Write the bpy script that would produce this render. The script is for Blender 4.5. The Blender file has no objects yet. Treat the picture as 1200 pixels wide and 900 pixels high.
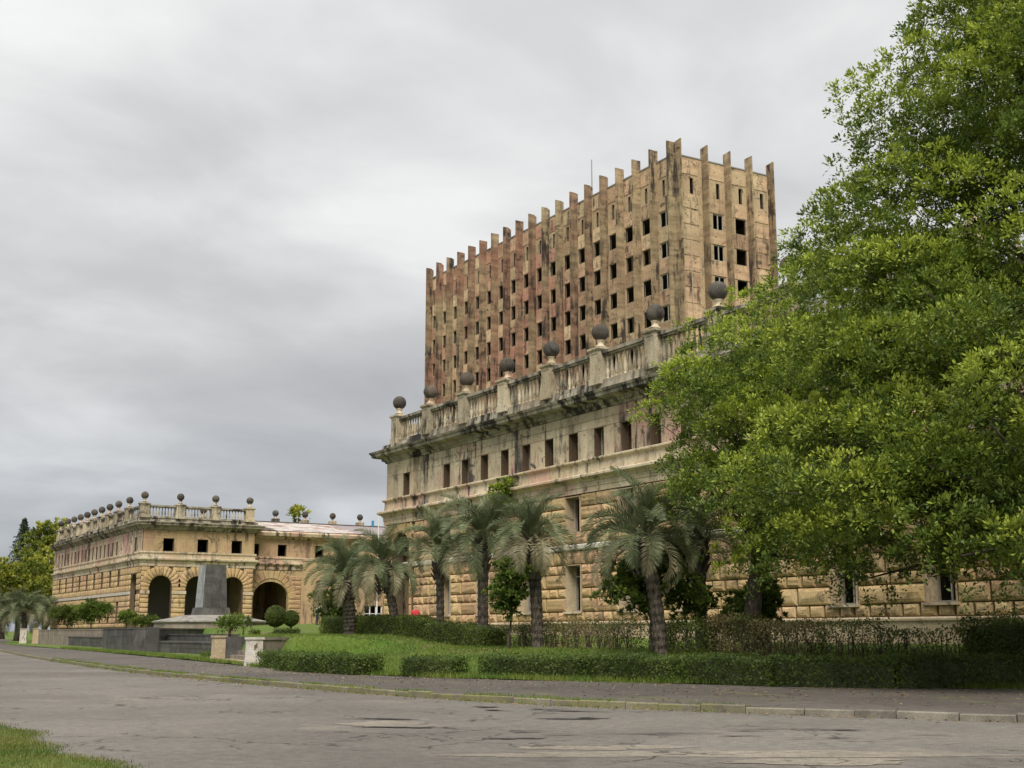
import bpy, bmesh, math, random
import numpy as np
from mathutils import Vector, Matrix
R = math.radians
rng = np.random.default_rng(7)
random.seed(7)
S = bpy.context.scene
COL = S.collection

# ------------------------------------------------------------------ camera
FPX, PITCH, YAW, EYE = 1490.0, R(11.09), R(30.7), 1.6
cam = bpy.data.cameras.new('camera'); cam.lens = FPX/1200*36; cam.sensor_width = 36
cam.clip_start = 0.1; cam.clip_end = 6000
camo = bpy.data.objects.new('camera', cam); COL.objects.link(camo)
camo.location = (0, 0, EYE); camo.rotation_euler = (math.pi/2+PITCH, 0, -YAW)
S.camera = camo

# ------------------------------------------------------------------ sky, sun, exposure
SUN_AZ, SUN_EL = R(-146), R(50)       # azimuth from +Y, clockwise
W = bpy.data.worlds.new('World'); S.world = W; W.use_nodes = True
def build_world():
    nt = W.node_tree; nt.nodes.clear(); N = nt.nodes.new; L = nt.links.new
    out = N('ShaderNodeOutputWorld'); bg = N('ShaderNodeBackground'); bg.inputs[1].default_value = 0.1
    sky = N('ShaderNodeTexSky'); sky.sky_type = 'NISHITA'; sky.sun_disc = False
    sky.sun_elevation = SUN_EL; sky.sun_rotation = SUN_AZ
    tc = N('ShaderNodeTexCoord'); sep = N('ShaderNodeSeparateXYZ'); L(tc.outputs['Generated'], sep.inputs[0])
    def math_(op, a, b=None, clamp=False):
        m = N('ShaderNodeMath'); m.operation = op; m.use_clamp = clamp
        for i, v in enumerate((a, b)):
            if v is None: continue
            if isinstance(v, (int, float)): m.inputs[i].default_value = v
            else: L(v, m.inputs[i])
        return m.outputs[0]
    zc = math_('MAXIMUM', sep.outputs[2], 0.0)
    den = math_('ADD', zc, 0.20)
    cx = math_('DIVIDE', sep.outputs[0], den); cy = math_('DIVIDE', sep.outputs[1], den)
    cmb = N('ShaderNodeCombineXYZ'); L(cx, cmb.inputs[0]); L(cy, cmb.inputs[1])
    def noise(scale, detail, rough, loc, st=(1, 1, 1), rot=0, dist=0.0):
        mp = N('ShaderNodeMapping'); mp.inputs[1].default_value = loc; mp.inputs[3].default_value = st
        mp.inputs[2].default_value = (0, 0, rot)
        L(cmb.outputs[0], mp.inputs[0])
        n = N('ShaderNodeTexNoise'); n.inputs['Scale'].default_value = scale; n.inputs['Detail'].default_value = detail
        n.inputs['Roughness'].default_value = rough; n.inputs['Distortion'].default_value = dist
        L(mp.outputs[0], n.inputs[0]); return n.outputs[0]
    a = noise(0.75, 3, 0.5, (3.1, 1.7, 0), (1.0, 1.05, 1), R(-25), 0.25)
    b = noise(2.1, 5, 0.52, (8.4, 2.2, 0), (1.0, 1.15, 1), R(-25), 0.3)
    mixv = math_('ADD', math_('MULTIPLY', a, 0.62), math_('MULTIPLY', b, 0.38))
    ramp = N('ShaderNodeValToRGB'); L(mixv, ramp.inputs[0])
    e = ramp.color_ramp.elements
    e[0].position = 0.36; e[0].color = (1.74, 1.76, 1.80, 1)
    e[1].position = 0.62; e[1].color = (3.2, 3.19, 3.16, 1)
    m1 = e.new(0.49); m1.color = (2.3, 2.3, 2.31, 1)
    # overcast luminance law: brighter overhead than at the horizon, the same all round
    lum = math_('ADD', math_('MULTIPLY', zc, 1.0), 0.82)
    vm = N('ShaderNodeVectorMath'); vm.operation = 'SCALE'; L(ramp.outputs[0], vm.inputs[0]); L(lum, vm.inputs[3])
    # slight blue-grey in the low cloud base
    hz = math_('SUBTRACT', 1.0, math_('MULTIPLY', zc, 5.0), True)
    tint = N('ShaderNodeMix'); tint.data_type = 'RGBA'; tint.blend_type = 'MULTIPLY'
    L(hz, tint.inputs[0]); L(vm.outputs[0], tint.inputs[6]); tint.inputs[7].default_value = (0.9, 0.96, 1.05, 1)
    mx = N('ShaderNodeMix'); mx.data_type = 'RGBA'; mx.inputs[0].default_value = 0.975
    L(sky.outputs[0], mx.inputs[6]); L(tint.outputs[2], mx.inputs[7])
    L(mx.outputs[2], bg.inputs[0]); L(bg.outputs[0], out.inputs[0])
build_world()
sun = bpy.data.lights.new('sun', 'SUN'); sun.energy = 1.5; sun.angle = R(28); sun.color = (1, 0.93, 0.82)
suno = bpy.data.objects.new('sun', sun); COL.objects.link(suno)
sd = Vector((math.sin(SUN_AZ)*math.cos(SUN_EL), math.cos(SUN_AZ)*math.cos(SUN_EL), math.sin(SUN_EL)))
suno.rotation_euler = sd.to_track_quat('Z', 'Y').to_euler(); suno.location = (-40, -40, 60)
S.view_settings.view_transform = 'Standard'; S.view_settings.look = 'None'
S.view_settings.gamma = 1; S.view_settings.use_curve_mapping = False
S.view_settings.exposure = 1.28
S.render.engine = 'CYCLES'

# ------------------------------------------------------------------ projection helper (to lay things out at true positions)
fw = Vector((math.sin(YAW)*math.cos(PITCH), math.cos(YAW)*math.cos(PITCH), math.sin(PITCH)))
rt = Vector((math.cos(YAW), -math.sin(YAW), 0)); upv = rt.cross(fw)
def along(px, D):          # ground point in the direction of photo column px at horizontal range D
    d = fw + rt*((px-600)/FPX) + upv*(-296/FPX); d.z = 0; d.normalize()
    return d.x*D, d.y*D
def atX(px, X):            # Y where photo column px meets the plane x = X
    d = fw + rt*((px-600)/FPX) + upv*(-292/FPX); return d.y*X/d.x
def pt(px, py, D):         # 3D point in the direction of a photo pixel, at horizontal range D
    d = fw + rt*((px-600)/FPX) + upv*((450-py)/FPX); h = math.hypot(d.x, d.y)
    return Vector((d.x/h*D, d.y/h*D, EYE + d.z/h*D))

# ------------------------------------------------------------------ object helpers
def tag(o, label=None, cat=None, group=None, kind=None):
    if label: o['label'] = label
    if cat: o['category'] = cat
    if group: o['group'] = group
    if kind: o['kind'] = kind
    return o
def empty(name, loc=(0, 0, 0), parent=None):
    o = bpy.data.objects.new(name, None); COL.objects.link(o); o.location = loc; o.empty_display_size = 0.3
    if parent: o.parent = parent
    return o
def link_mesh(name, me, parent=None, loc=(0, 0, 0), rot=None, scale=None):
    o = bpy.data.objects.new(name, me); COL.objects.link(o); o.location = loc
    if rot: o.rotation_euler = rot
    if scale: o.scale = scale
    if parent: o.parent = parent
    return o
class MB:
    def __init__(s): s.v = []; s.f = []; s.m = []
    def add(s, vs, fs, mi=0):
        b = len(s.v); s.v += [tuple(p) for p in vs]; s.f += [tuple(b+i for i in f) for f in fs]; s.m += [mi]*len(fs)
    def box(s, x0, x1, y0, y1, z0, z1, mi=0):
        s.add([(x0,y0,z0),(x1,y0,z0),(x1,y1,z0),(x0,y1,z0),(x0,y0,z1),(x1,y0,z1),(x1,y1,z1),(x0,y1,z1)],
              [(0,3,2,1),(4,5,6,7),(0,1,5,4),(1,2,6,5),(2,3,7,6),(3,0,4,7)], mi)
    def frus(s, cx, cy, z0, z1, a0, b0, a1, b1, mi=0):   # tapered box, half sizes
        s.add([(cx-a0,cy-b0,z0),(cx+a0,cy-b0,z0),(cx+a0,cy+b0,z0),(cx-a0,cy+b0,z0),(cx-a1,cy-b1,z1),(cx+a1,cy-b1,z1),(cx+a1,cy+b1,z1),(cx-a1,cy+b1,z1)],
              [(0,3,2,1),(4,5,6,7),(0,1,5,4),(1,2,6,5),(2,3,7,6),(3,0,4,7)], mi)
    def lathe(s, prof, n=12, c=(0, 0, 0), mi=0, phase=0):
        b = []; 
        for r, z in prof:
            for k in range(n):
                a = 2*math.pi*k/n+phase; b.append((c[0]+r*math.cos(a), c[1]+r*math.sin(a), c[2]+z))
        f = []
        for i in range(len(prof)-1):
            for k in range(n):
                f.append((i*n+k, i*n+(k+1)%n, (i+1)*n+(k+1)%n, (i+1)*n+k))
        f.append(tuple(reversed(range(n)))); f.append(tuple((len(prof)-1)*n+k for k in range(n)))
        s.add(b, f, mi)
    def tube(s, pts, rads, n=7, mi=0, cap=True):
        pts = [Vector(p) for p in pts]; b = []; m = len(pts)
        ref = Vector((0.31, 0.17, 0.93))
        for i, p in enumerate(pts):
            t = (pts[min(i+1, m-1)]-pts[max(i-1, 0)]); t = t.normalized() if t.length > 1e-6 else Vector((0, 0, 1))
            u = t.cross(ref if abs(t.dot(ref)) < 0.95 else Vector((1, 0, 0))).normalized(); w = t.cross(u)
            for k in range(n):
                a = 2*math.pi*k/n; b.append(p + (u*math.cos(a)+w*math.sin(a))*rads[i])
        f = []
        for i in range(m-1):
            for k in range(n):
                f.append((i*n+k, i*n+(k+1)%n, (i+1)*n+(k+1)%n, (i+1)*n+k))
        if cap: f.append(tuple(reversed(range(n)))); f.append(tuple((m-1)*n+k for k in range(n)))
        s.add(b, f, mi)
    def sweep(s, path, prof, closed=False, mi=0):
        # path: list of (x,y, nx,ny) mitred outward offsets; prof: list of (d,z)
        b = []; n = len(prof)
        for (x, y, nx, ny) in path:
            for d, z in prof: b.append((x+nx*d, y+ny*d, z))
        f = []
        for i in range(len(path)-1):
            for k in range(n-1): f.append((i*n+k, (i+1)*n+k, (i+1)*n+k+1, i*n+k+1))
        f.append(tuple(range(n))); f.append(tuple(reversed([(len(path)-1)*n+k for k in range(n)])))
        s.add(b, f, mi)
    def mesh(s, name, mats, smooth=False):
        me = bpy.data.meshes.new(name); me.from_pydata(s.v, [], s.f)
        for m in (mats if isinstance(mats, (list, tuple)) else [mats]): me.materials.append(m)
        if len(me.materials) > 1: me.polygons.foreach_set('material_index', s.m)
        if smooth: me.polygons.foreach_set('use_smooth', [True]*len(me.polygons))
        me.update(); return me
    def build(s, name, mats, parent=None, loc=(0, 0, 0), smooth=False, **k):
        return link_mesh(name, s.mesh(name, mats, smooth), parent, loc, **k)
def fast_quads(name, V, mat, nv=4, tint=None):    # V: (n*nv, 3) array, every nv verts one face
    n = len(V)//nv
    me = bpy.data.meshes.new(name); me.vertices.add(len(V)); me.vertices.foreach_set('co', np.asarray(V, np.float32).ravel())
    me.loops.add(n*nv); me.loops.foreach_set('vertex_index', np.arange(n*nv, dtype=np.int32))
    me.polygons.add(n); me.polygons.foreach_set('loop_start', np.arange(0, n*nv, nv, dtype=np.int32))
    me.materials.append(mat); me.update(calc_edges=True)
    if tint is not None:
        at = me.attributes.new('tint', 'FLOAT', 'FACE'); at.data.foreach_set('value', np.asarray(tint, np.float32))
    return me

# ------------------------------------------------------------------ materials
class NT:
    def __init__(s, name):
        s.mat = bpy.data.materials.new(name); s.mat.use_nodes = True; s.nt = s.mat.node_tree; s.nt.nodes.clear()
        s.out = s.n('ShaderNodeOutputMaterial'); s.p = s.n('ShaderNodeBsdfPrincipled')
        s.l(s.p.outputs[0], s.out.inputs[0]); s.p.inputs['Roughness'].default_value = 0.9
        s.p.inputs['Specular IOR Level'].default_value = 0.25
        g = s.n('ShaderNodeNewGeometry'); s.pos = g.outputs['Position']; s.geo = g
    def n(s, t): return s.nt.nodes.new(t)
    def l(s, a, b): s.nt.links.new(a, b)
    def noise(s, scale, detail=4, rough=0.55, st=(1, 1, 1), loc=(0, 0, 0), dist=0.0, rot=(0, 0, 0)):
        mp = s.n('ShaderNodeMapping'); mp.inputs[1].default_value = loc; mp.inputs[3].default_value = st; mp.inputs[2].default_value = rot
        s.l(s.pos, mp.inputs[0]); x = s.n('ShaderNodeTexNoise')
        x.inputs['Scale'].default_value = scale; x.inputs['Detail'].default_value = detail; x.inputs['Roughness'].default_value = rough
        x.inputs['Distortion'].default_value = dist; s.l(mp.outputs[0], x.inputs[0]); return x.outputs[0]
    def ramp(s, v, lo, hi, a=0.0, b=1.0):
        m = s.n('ShaderNodeMapRange'); m.interpolation_type = 'SMOOTHSTEP'; s.l(v, m.inputs[0])
        m.inputs[1].default_value = lo; m.inputs[2].default_value = hi; m.inputs[3].default_value = a; m.inputs[4].default_value = b
        return m.outputs[0]
    def mix(s, f, a, b, mode='MIX'):
        m = s.n('ShaderNodeMix'); m.data_type = 'RGBA'; m.blend_type = mode
        if isinstance(f, (int, float)): m.inputs[0].default_value = f
        else: s.l(f, m.inputs[0])
        for i, c in ((6, a), (7, b)):
            if isinstance(c, tuple): m.inputs[i].default_value = (*c, 1) if len(c) == 3 else c
            else: s.l(c, m.inputs[i])
        return m.outputs[2]
    def mul(s, a, b):
        m = s.n('ShaderNodeMath'); m.operation = 'MULTIPLY'
        for i, v in ((0, a), (1, b)):
            if isinstance(v, (int, float)): m.inputs[i].default_value = v
            else: s.l(v, m.inputs[i])
        return m.outputs[0]
    def rand(s):
        o = s.n('ShaderNodeObjectInfo'); return o.outputs['Random']
    def scalecol(s, c, v):
        m = s.n('ShaderNodeVectorMath'); m.operation = 'SCALE'
        if isinstance(c, tuple): m.inputs[0].default_value = c
        else: s.l(c, m.inputs[0])
        s.l(v, m.inputs[3]); return m.outputs[0]
    def bump(s, h, strength=0.4, dist=0.05):
        b = s.n('ShaderNodeBump'); b.inputs['Strength'].default_value = strength; b.inputs['Distance'].default_value = dist
        s.l(h, b.inputs['Height']); s.l(b.outputs[0], s.p.inputs['Normal'])
    def color(s, c):
        if isinstance(c, tuple): s.p.inputs['Base Color'].default_value = (*c, 1)
        else: s.l(c, s.p.inputs['Base Color'])
M = {}
def stone(name, ca, cb, cc, dark, soot=0.5, pink=0.5, seed=0, scale=0.35, obj_var=0.25, rough_soot=(0.50, 0.66), bump=0.5, band=0.0, red_y=None):
    t = NT(name); lo = (seed*3.7, seed*1.9, seed*5.3)
    c = t.mix(t.ramp(t.noise(scale, 5, 0.6, loc=lo), 0.38, 0.62), ca, cb)
    pk = t.mul(t.ramp(t.noise(scale*0.55, 4, 0.6, loc=(lo[1]+9, lo[0], 4)), 0.47, 0.62) if not red_y else t.ramp(t.noise(scale*1.1, 5, 0.65, loc=(lo[1]+9, lo[0], 4)), 0.40, 0.58), pink)
    if red_y:
        sp = t.n('ShaderNodeSeparateXYZ'); t.l(t.pos, sp.inputs[0]); pk = t.mul(pk, t.ramp(sp.outputs[1], red_y[0], red_y[1], 0.25, 1.0))
    c = t.mix(pk, c, cc)
    c = t.mix(t.mul(t.ramp(t.noise(3.2, 5, 0.65, loc=lo, dist=0.4), 0.55, 0.72), soot*0.55), c, dark)
    big = t.ramp(t.noise(0.22, 4, 0.6, loc=(lo[2], lo[0]+3, lo[1])), 0.40, 0.60, 0.25, 1.15)
    c = t.mix(t.mul(t.mul(t.ramp(t.noise(1.5, 6, 0.68, st=(1, 1, 0.16), loc=lo), *rough_soot), soot), big), c, dark)
    c = t.mix(t.mul(t.mul(t.ramp(t.noise(0.9, 6, 0.72, loc=(lo[1], lo[2]+5, lo[0]), dist=0.6), 0.54, 0.62), soot*0.8), big), c, dark)
    if band: c = t.scalecol(c, t.ramp(t.noise(1.0, 4, 0.6, st=(0.25, 0.25, 1.6), loc=lo), 0.32, 0.68, 1-band, 1+band))
    c = t.scalecol(c, t.ramp(t.noise(14, 4, 0.7, loc=lo), 0.25, 0.75, 0.72, 1.22))
    if obj_var: c = t.scalecol(c, t.ramp(t.rand(), 0, 1, 1-obj_var, 1+obj_var*0.6))
    t.color(c); t.bump(t.noise(22, 5, 0.7, loc=lo), bump, 0.03)
    M[name] = t.mat; return t.mat
stone('rustic', (0.61, 0.455, 0.25), (0.545, 0.385, 0.19), (0.52, 0.31, 0.21), (0.09, 0.072, 0.056), 0.65, 0.6, 1, obj_var=0.22)
stone('joint_wall', (0.16, 0.12, 0.08), (0.13, 0.10, 0.065), (0.15, 0.09, 0.07), (0.05, 0.045, 0.04), 0.5, 0.4, 2, obj_var=0)
stone('ashlar', (0.62, 0.53, 0.375), (0.52, 0.42, 0.285), (0.53, 0.32, 0.265), (0.06, 0.055, 0.05), 1.0, 1.0, 3, obj_var=0.16, rough_soot=(0.46, 0.62))
stone('trim', (0.68, 0.59, 0.43), (0.56, 0.46, 0.31), (0.57, 0.37, 0.285), (0.07, 0.062, 0.055), 1.0, 0.8, 4, obj_var=0.0, rough_soot=(0.48, 0.63))
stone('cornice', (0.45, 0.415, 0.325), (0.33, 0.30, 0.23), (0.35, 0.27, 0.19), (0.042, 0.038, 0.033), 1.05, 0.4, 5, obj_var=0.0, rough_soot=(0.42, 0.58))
stone('baluster', (0.57, 0.51, 0.385), (0.47, 0.40, 0.275), (0.48, 0.37, 0.24), (0.06, 0.054, 0.047), 1.0, 0.5, 6, obj_var=0.3, rough_soot=(0.44, 0.60))
stone('band_white', (0.62, 0.58, 0.50), (0.55, 0.50, 0.42), (0.5, 0.42, 0.36), (0.2, 0.18, 0.15), 0.4, 0.2, 7, obj_var=0)
stone('reveal', (0.54, 0.45, 0.31), (0.46, 0.36, 0.23), (0.44, 0.30, 0.2), (0.13, 0.11, 0.09), 0.5, 0.4, 8, obj_var=0.1)
stone('tower_wall', (0.55, 0.45, 0.29), (0.48, 0.365, 0.225), (0.42, 0.235, 0.17), (0.085, 0.066, 0.052), 0.95, 0.75, 9, 0.10, obj_var=0.0, red_y=(104, 118))
stone('tower_fin', (0.40, 0.32, 0.195), (0.31, 0.24, 0.145), (0.28, 0.155, 0.11), (0.06, 0.048, 0.04), 1.0, 0.9, 10, 0.10, obj_var=0.14, band=0.28, rough_soot=(0.47, 0.62), red_y=(102, 118))
stone('tower_panel', (0.64, 0.50, 0.315), (0.55, 0.39, 0.25), (0.47, 0.245, 0.18), (0.085, 0.06, 0.048), 0.9, 0.95, 11, 0.10, obj_var=0.22, band=0.15, red_y=(102, 116))
stone('sphere', (0.115, 0.105, 0.09), (0.07, 0.064, 0.056), (0.14, 0.105, 0.08), (0.028, 0.027, 0.025), 0.8, 0.6, 12, 1.4, obj_var=0.2)
stone('plain_wall', (0.54, 0.405, 0.225), (0.47, 0.335, 0.185), (0.49, 0.31, 0.21), (0.10, 0.08, 0.06), 0.8, 0.6, 13, 0.25, obj_var=0.1, rough_soot=(0.48, 0.64))
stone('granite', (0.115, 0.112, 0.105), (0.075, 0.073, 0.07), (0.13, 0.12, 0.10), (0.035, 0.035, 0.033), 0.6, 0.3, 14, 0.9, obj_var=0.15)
stone('granite_lit', (0.36, 0.38, 0.38), (0.26, 0.28, 0.28), (0.3, 0.29, 0.27), (0.12, 0.12, 0.12), 0.5, 0.3, 15, 0.9, obj_var=0.1)
stone('platform', (0.33, 0.315, 0.285), (0.26, 0.245, 0.22), (0.28, 0.25, 0.2), (0.10, 0.095, 0.085), 0.6, 0.3, 16, 0.6, obj_var=0)
stone('white_plaster', (0.70, 0.66, 0.60), (0.6, 0.55, 0.48), (0.55, 0.45, 0.38), (0.28, 0.24, 0.2), 0.5, 0.3, 17, 0.9, obj_var=0)
stone('old_plaster', (0.30, 0.26, 0.21), (0.24, 0.2, 0.16), (0.28, 0.2, 0.16), (0.08, 0.07, 0.06), 0.6, 0.3, 18, 0.9, obj_var=0)
def kerb_mat():
    t = NT('kerb'); c = t.mix(t.ramp(t.noise(2.0, 5, 0.6), 0.35, 0.65), (0.235, 0.215, 0.175), (0.15, 0.138, 0.112))
    c = t.scalecol(c, t.ramp(t.rand(), 0, 1, 0.75, 1.1))
    sep = t.n('ShaderNodeSeparateXYZ'); t.l(t.pos, sep.inputs[0])
    m = t.mul(t.ramp(sep.outputs[1], 18.5, 23), t.ramp(t.noise(1.6, 4, 0.6), 0.34, 0.55))
    c = t.mix(t.mul(m, 0.8), c, (0.20, 0.19, 0.085))
    c = t.scalecol(c, t.ramp(t.noise(30, 3, 0.7), 0.3, 0.7, 0.8, 1.15)); t.color(c); t.bump(t.noise(25, 4), 0.5, 0.02); M['kerb'] = t.mat
kerb_mat()
def asphalt(name, ca, cb, patch, spots=0.5):
    t = NT(name)
    c = t.mix(t.ramp(t.noise(0.16, 5, 0.6), 0.38, 0.64), ca, cb)
    c = t.mix(t.mul(t.ramp(t.noise(0.55, 5, 0.62, st=(1, 0.45, 1), loc=(3, 8, 0), dist=0.5), 0.56, 0.68), spots), c, patch)
    c = t.mix(t.mul(t.ramp(t.noise(0.8, 6, 0.7, st=(1.0, 0.5, 1), loc=(13, 2, 0), dist=0.8), 0.6, 0.68), spots*0.8), c, tuple(x*0.5 for x in ca))
    # fine crack network: thin dark lines where a distorted cell border runs
    v = t.n('ShaderNodeTexVoronoi'); v.feature = 'DISTANCE_TO_EDGE'; v.inputs['Scale'].default_value = 0.42
    wob = t.n('ShaderNodeVectorMath'); wob.operation = 'ADD'
    nz = t.n('ShaderNodeTexNoise'); nz.inputs['Scale'].default_value = 1.1; nz.inputs['Detail'].default_value = 4
    t.l(t.pos, nz.inputs[0]); sc = t.n('ShaderNodeVectorMath'); sc.operation = 'SCALE'; sc.inputs[3].default_value = 1.6
    t.l(nz.outputs[1], sc.inputs[0]); t.l(t.pos, wob.inputs[0]); t.l(sc.outputs[0], wob.inputs[1]); t.l(wob.outputs[0], v.inputs[0])
    crack = t.mul(t.ramp(v.outputs[0], 0.004, 0.02, 1, 0), t.ramp(t.noise(0.23, 3, 0.5, loc=(5, 1, 0)), 0.46, 0.58))
    c = t.mix(t.mul(crack, 0.75), c, (0.03, 0.028, 0.025))
    g = t.noise(38, 4, 0.8); c = t.scalecol(c, t.ramp(g, 0.3, 0.7, 0.6, 1.38))
    c = t.scalecol(c, t.mul(t.ramp(t.noise(5, 4, 0.7), 0.3, 0.7, 0.80, 1.16), t.ramp(t.noise(0.09, 4, 0.6, loc=(7, 3, 0)), 0.35, 0.65, 0.86, 1.1)))
    t.color(c); t.bump(g, 0.5, 0.012); t.p.inputs['Roughness'].default_value = 0.85; M[name] = t.mat
asphalt('asphalt', (0.178, 0.164, 0.145), (0.142, 0.13, 0.115), (0.21, 0.189, 0.16), 0.7)
asphalt('footpath', (0.125, 0.111, 0.097), (0.096, 0.085, 0.075), (0.15, 0.15, 0.075), 0.7)
asphalt('asphalt_pale', (0.26, 0.229, 0.186), (0.225, 0.2, 0.162), (0.19, 0.172, 0.145), 0.9)
asphalt('asphalt_dark', (0.055, 0.05, 0.046), (0.042, 0.04, 0.038), (0.09, 0.08, 0.07), 0.5)
def lawn_mat():
    t = NT('lawn'); c = t.mix(t.ramp(t.noise(0.35, 5, 0.6), 0.35, 0.65), (0.08, 0.15, 0.02), (0.125, 0.175, 0.03))
    c = t.mix(t.ramp(t.noise(0.3, 6, 0.68, loc=(4, 7, 1)), 0.53, 0.64), c, (0.20, 0.155, 0.085))
    c = t.scalecol(c, t.ramp(t.noise(9, 5, 0.7), 0.25, 0.75, 0.6, 1.3)); t.color(c); t.bump(t.noise(20, 4, 0.7), 0.8, 0.06); M['lawn'] = t.mat
lawn_mat()
def leaf(name, dark, light, yellow=0.0, trans=0.45, nscale=0.5, ycol=(0.24, 0.23, 0.03), spread=0.5, young=None):
    t = NT(name); rnd = t.geo.outputs['Random Per Island']
    c = t.mix(t.ramp(t.noise(nscale, 4, 0.55), 0.5-0.3*spread, 0.5+0.3*spread), dark, light)
    c = t.scalecol(c, t.ramp(rnd, 0, 1, 0.78, 1.22))
    if young:
        at = t.n('ShaderNodeAttribute'); at.attribute_name = 'tint'; c = t.mix(t.ramp(at.outputs['Fac'], 0.15, 0.8), c, young)
    if yellow: c = t.mix(t.mul(t.ramp(t.noise(nscale*2.2, 3, 0.6, loc=(5, 2, 9)), 0.60, 0.72), yellow), c, ycol)
    t.color(c); t.p.inputs['Roughness'].default_value = 0.5; t.p.inputs['Specular IOR Level'].default_value = 0.35
    tr = t.n('ShaderNodeBsdfTranslucent'); t.l(c, tr.inputs[0]) if not isinstance(c, tuple) else None
    ms = t.n('ShaderNodeMixShader'); ms.inputs[0].default_value = trans
    t.l(t.p.outputs[0], ms.inputs[1]); t.l(tr.outputs[0], ms.inputs[2]); t.l(ms.outputs[0], t.out.inputs[0]); M[name] = t.mat
leaf('leaf_big', (0.066, 0.108, 0.02), (0.14, 0.21, 0.03), 0.2, trans=.28, nscale=0.45, young=(0.35, 0.42, 0.055))
leaf('leaf_mid', (0.08, 0.13, 0.022), (0.165, 0.24, 0.032), 0.2, trans=.28, nscale=0.6, young=(0.38, 0.46, 0.055))
leaf('leaf_hedge', (0.07, 0.105, 0.02), (0.14, 0.185, 0.034), 0.0, nscale=0.8)
leaf('leaf_lawnhedge', (0.06, 0.10, 0.018), (0.115, 0.17, 0.03), 0.0, nscale=0.7)
leaf('leaf_brown', (0.10, 0.12, 0.032), (0.25, 0.195, 0.09), 0.0, nscale=0.7)
leaf('leaf_shrub', (0.065, 0.105, 0.022), (0.125, 0.19, 0.035), 0.0, nscale=1.0, young=(0.2, 0.27, 0.05))
leaf('leaf_far', (0.10, 0.14, 0.024), (0.20, 0.235, 0.034), 0.3, trans=.28, nscale=0.25, young=(0.38, 0.39, 0.05))
leaf('leaf_conifer', (0.04, 0.06, 0.03), (0.06, 0.085, 0.05), 0.0, trans=0.2)
leaf('frond', (0.10, 0.128, 0.06), (0.20, 0.23, 0.12), 0.0, trans=0.3, nscale=0.8)
leaf('frond_old', (0.25, 0.235, 0.14), (0.36, 0.33, 0.21), 0.0, trans=0.3, nscale=0.8)
leaf('verge_grass', (0.10, 0.155, 0.025), (0.20, 0.205, 0.05), 0.6, trans=0.4, nscale=0.7, ycol=(0.28, 0.22, 0.11))
leaf('grass', (0.10, 0.175, 0.022), (0.18, 0.235, 0.04), 0.3, trans=0.4, nscale=0.5, ycol=(0.26, 0.22, 0.10))
def bark(name, ca, cb, sc=6):
    t = NT(name); n = t.noise(sc, 5, 0.65, st=(1, 1, 0.35)); t.color(t.mix(t.ramp(n, 0.35, 0.65), ca, cb)); t.bump(n, 1.0, 0.08); M[name] = t.mat
bark('bark', (0.05, 0.042, 0.033), (0.12, 0.10, 0.08))
bark('palm_bark', (0.028, 0.024, 0.019), (0.13, 0.108, 0.088), 11)
bark('soil', (0.14, 0.10, 0.07), (0.2, 0.15, 0.1), 3)
def flat(name, c, rough=0.7, metal=0.0):
    t = NT(name); t.color(t.scalecol(c, t.ramp(t.noise(9, 4, 0.7), 0.3, 0.7, 0.8, 1.15))); t.p.inputs['Roughness'].default_value = rough; t.p.inputs['Metallic'].default_value = metal; M[name] = t.mat
flat('dark_inside', (0.17, 0.145, 0.12)); flat('old_wood', (0.12, 0.085, 0.055)); flat('pale_frame', (0.42, 0.40, 0.36)); flat('dark_frame', (0.05, 0.045, 0.04))
flat('steel', (0.28, 0.28, 0.28), 0.5); flat('blue_paint', (0.06, 0.28, 0.5)); flat('red_cloth', (0.6, 0.05, 0.06)); flat('white_cloth', (0.75, 0.74, 0.72))
flat('dark_cloth', (0.05, 0.055, 0.08)); flat('skin', (0.5, 0.33, 0.24)); flat('hair', (0.04, 0.03, 0.025)); flat('roof_dark', (0.10, 0.085, 0.075))
flat('roof_mauve', (0.30, 0.255, 0.26), 0.5); flat('white_paint', (0.75, 0.74, 0.72), 0.5); flat('pipe', (0.42, 0.37, 0.29)); flat('glass', (0.03, 0.035, 0.04), 0.1)
flat('red_paint', (0.55, 0.05, 0.05))
def rust_roof():
    t = NT('rust_roof'); n = t.noise(0.9, 6, 0.7, st=(0.5, 1.3, 1), loc=(4.2, 0, 0)); c = t.mix(t.ramp(n, 0.49, 0.60), (0.52, 0.48, 0.45), (0.23, 0.11, 0.07))
    t.color(c); t.p.inputs['Roughness'].default_value = 0.6; M['rust_roof'] = t.mat
rust_roof()

# ================================================================== GROUND
def lerp_poly(poly, y):    # x as function of y along polyline sorted by decreasing y
    ys = [p[1] for p in poly][::-1]; xs = [p[0] for p in poly][::-1]; return float(np.interp(y, ys, xs))
KERB = [(64, 600), (40, 330), (27.5, 200), (20.6, 128), (16.9, 93), (15.2, 71.5), (14.4, 60), (14.1, 52), (14.1, 44), (14.3, 38), (14.7, 32), (15.4, 27), (16.4, 23.6), (17.7, 20.6), (19.0, 18.0), (20.3, 15.85), (22.6, 12.8), (26, 9.4), (31, 5.5), (40, 0), (80, -20)]
INNER = [(80, 600), (55, 330), (33, 202), (25, 112), (21.4, 72), (20.3, 62), (19.4, 52), (19.1, 46), (19.6, 41), (21.2, 36), (23.8, 31), (26.4, 26.5), (29.5, 23), (34, 18), (44, 10), (90, -8)]
def smooth(poly, n=6):
    P = [Vector(p) for p in poly]; out = []
    for i in range(len(P)-1):
        a, b, c, d = P[max(i-1, 0)], P[i], P[i+1], P[min(i+2, len(P)-1)]
        for k in range(n):
            t = k/n; out.append(tuple(0.5*((2*b)+(c-a)*t+(2*a-5*b+4*c-d)*t*t+(3*b-a-3*c+d)*t**3)))
    out.append(tuple(P[-1])); return out
KS, IS = smooth(KERB), smooth(INNER)
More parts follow.
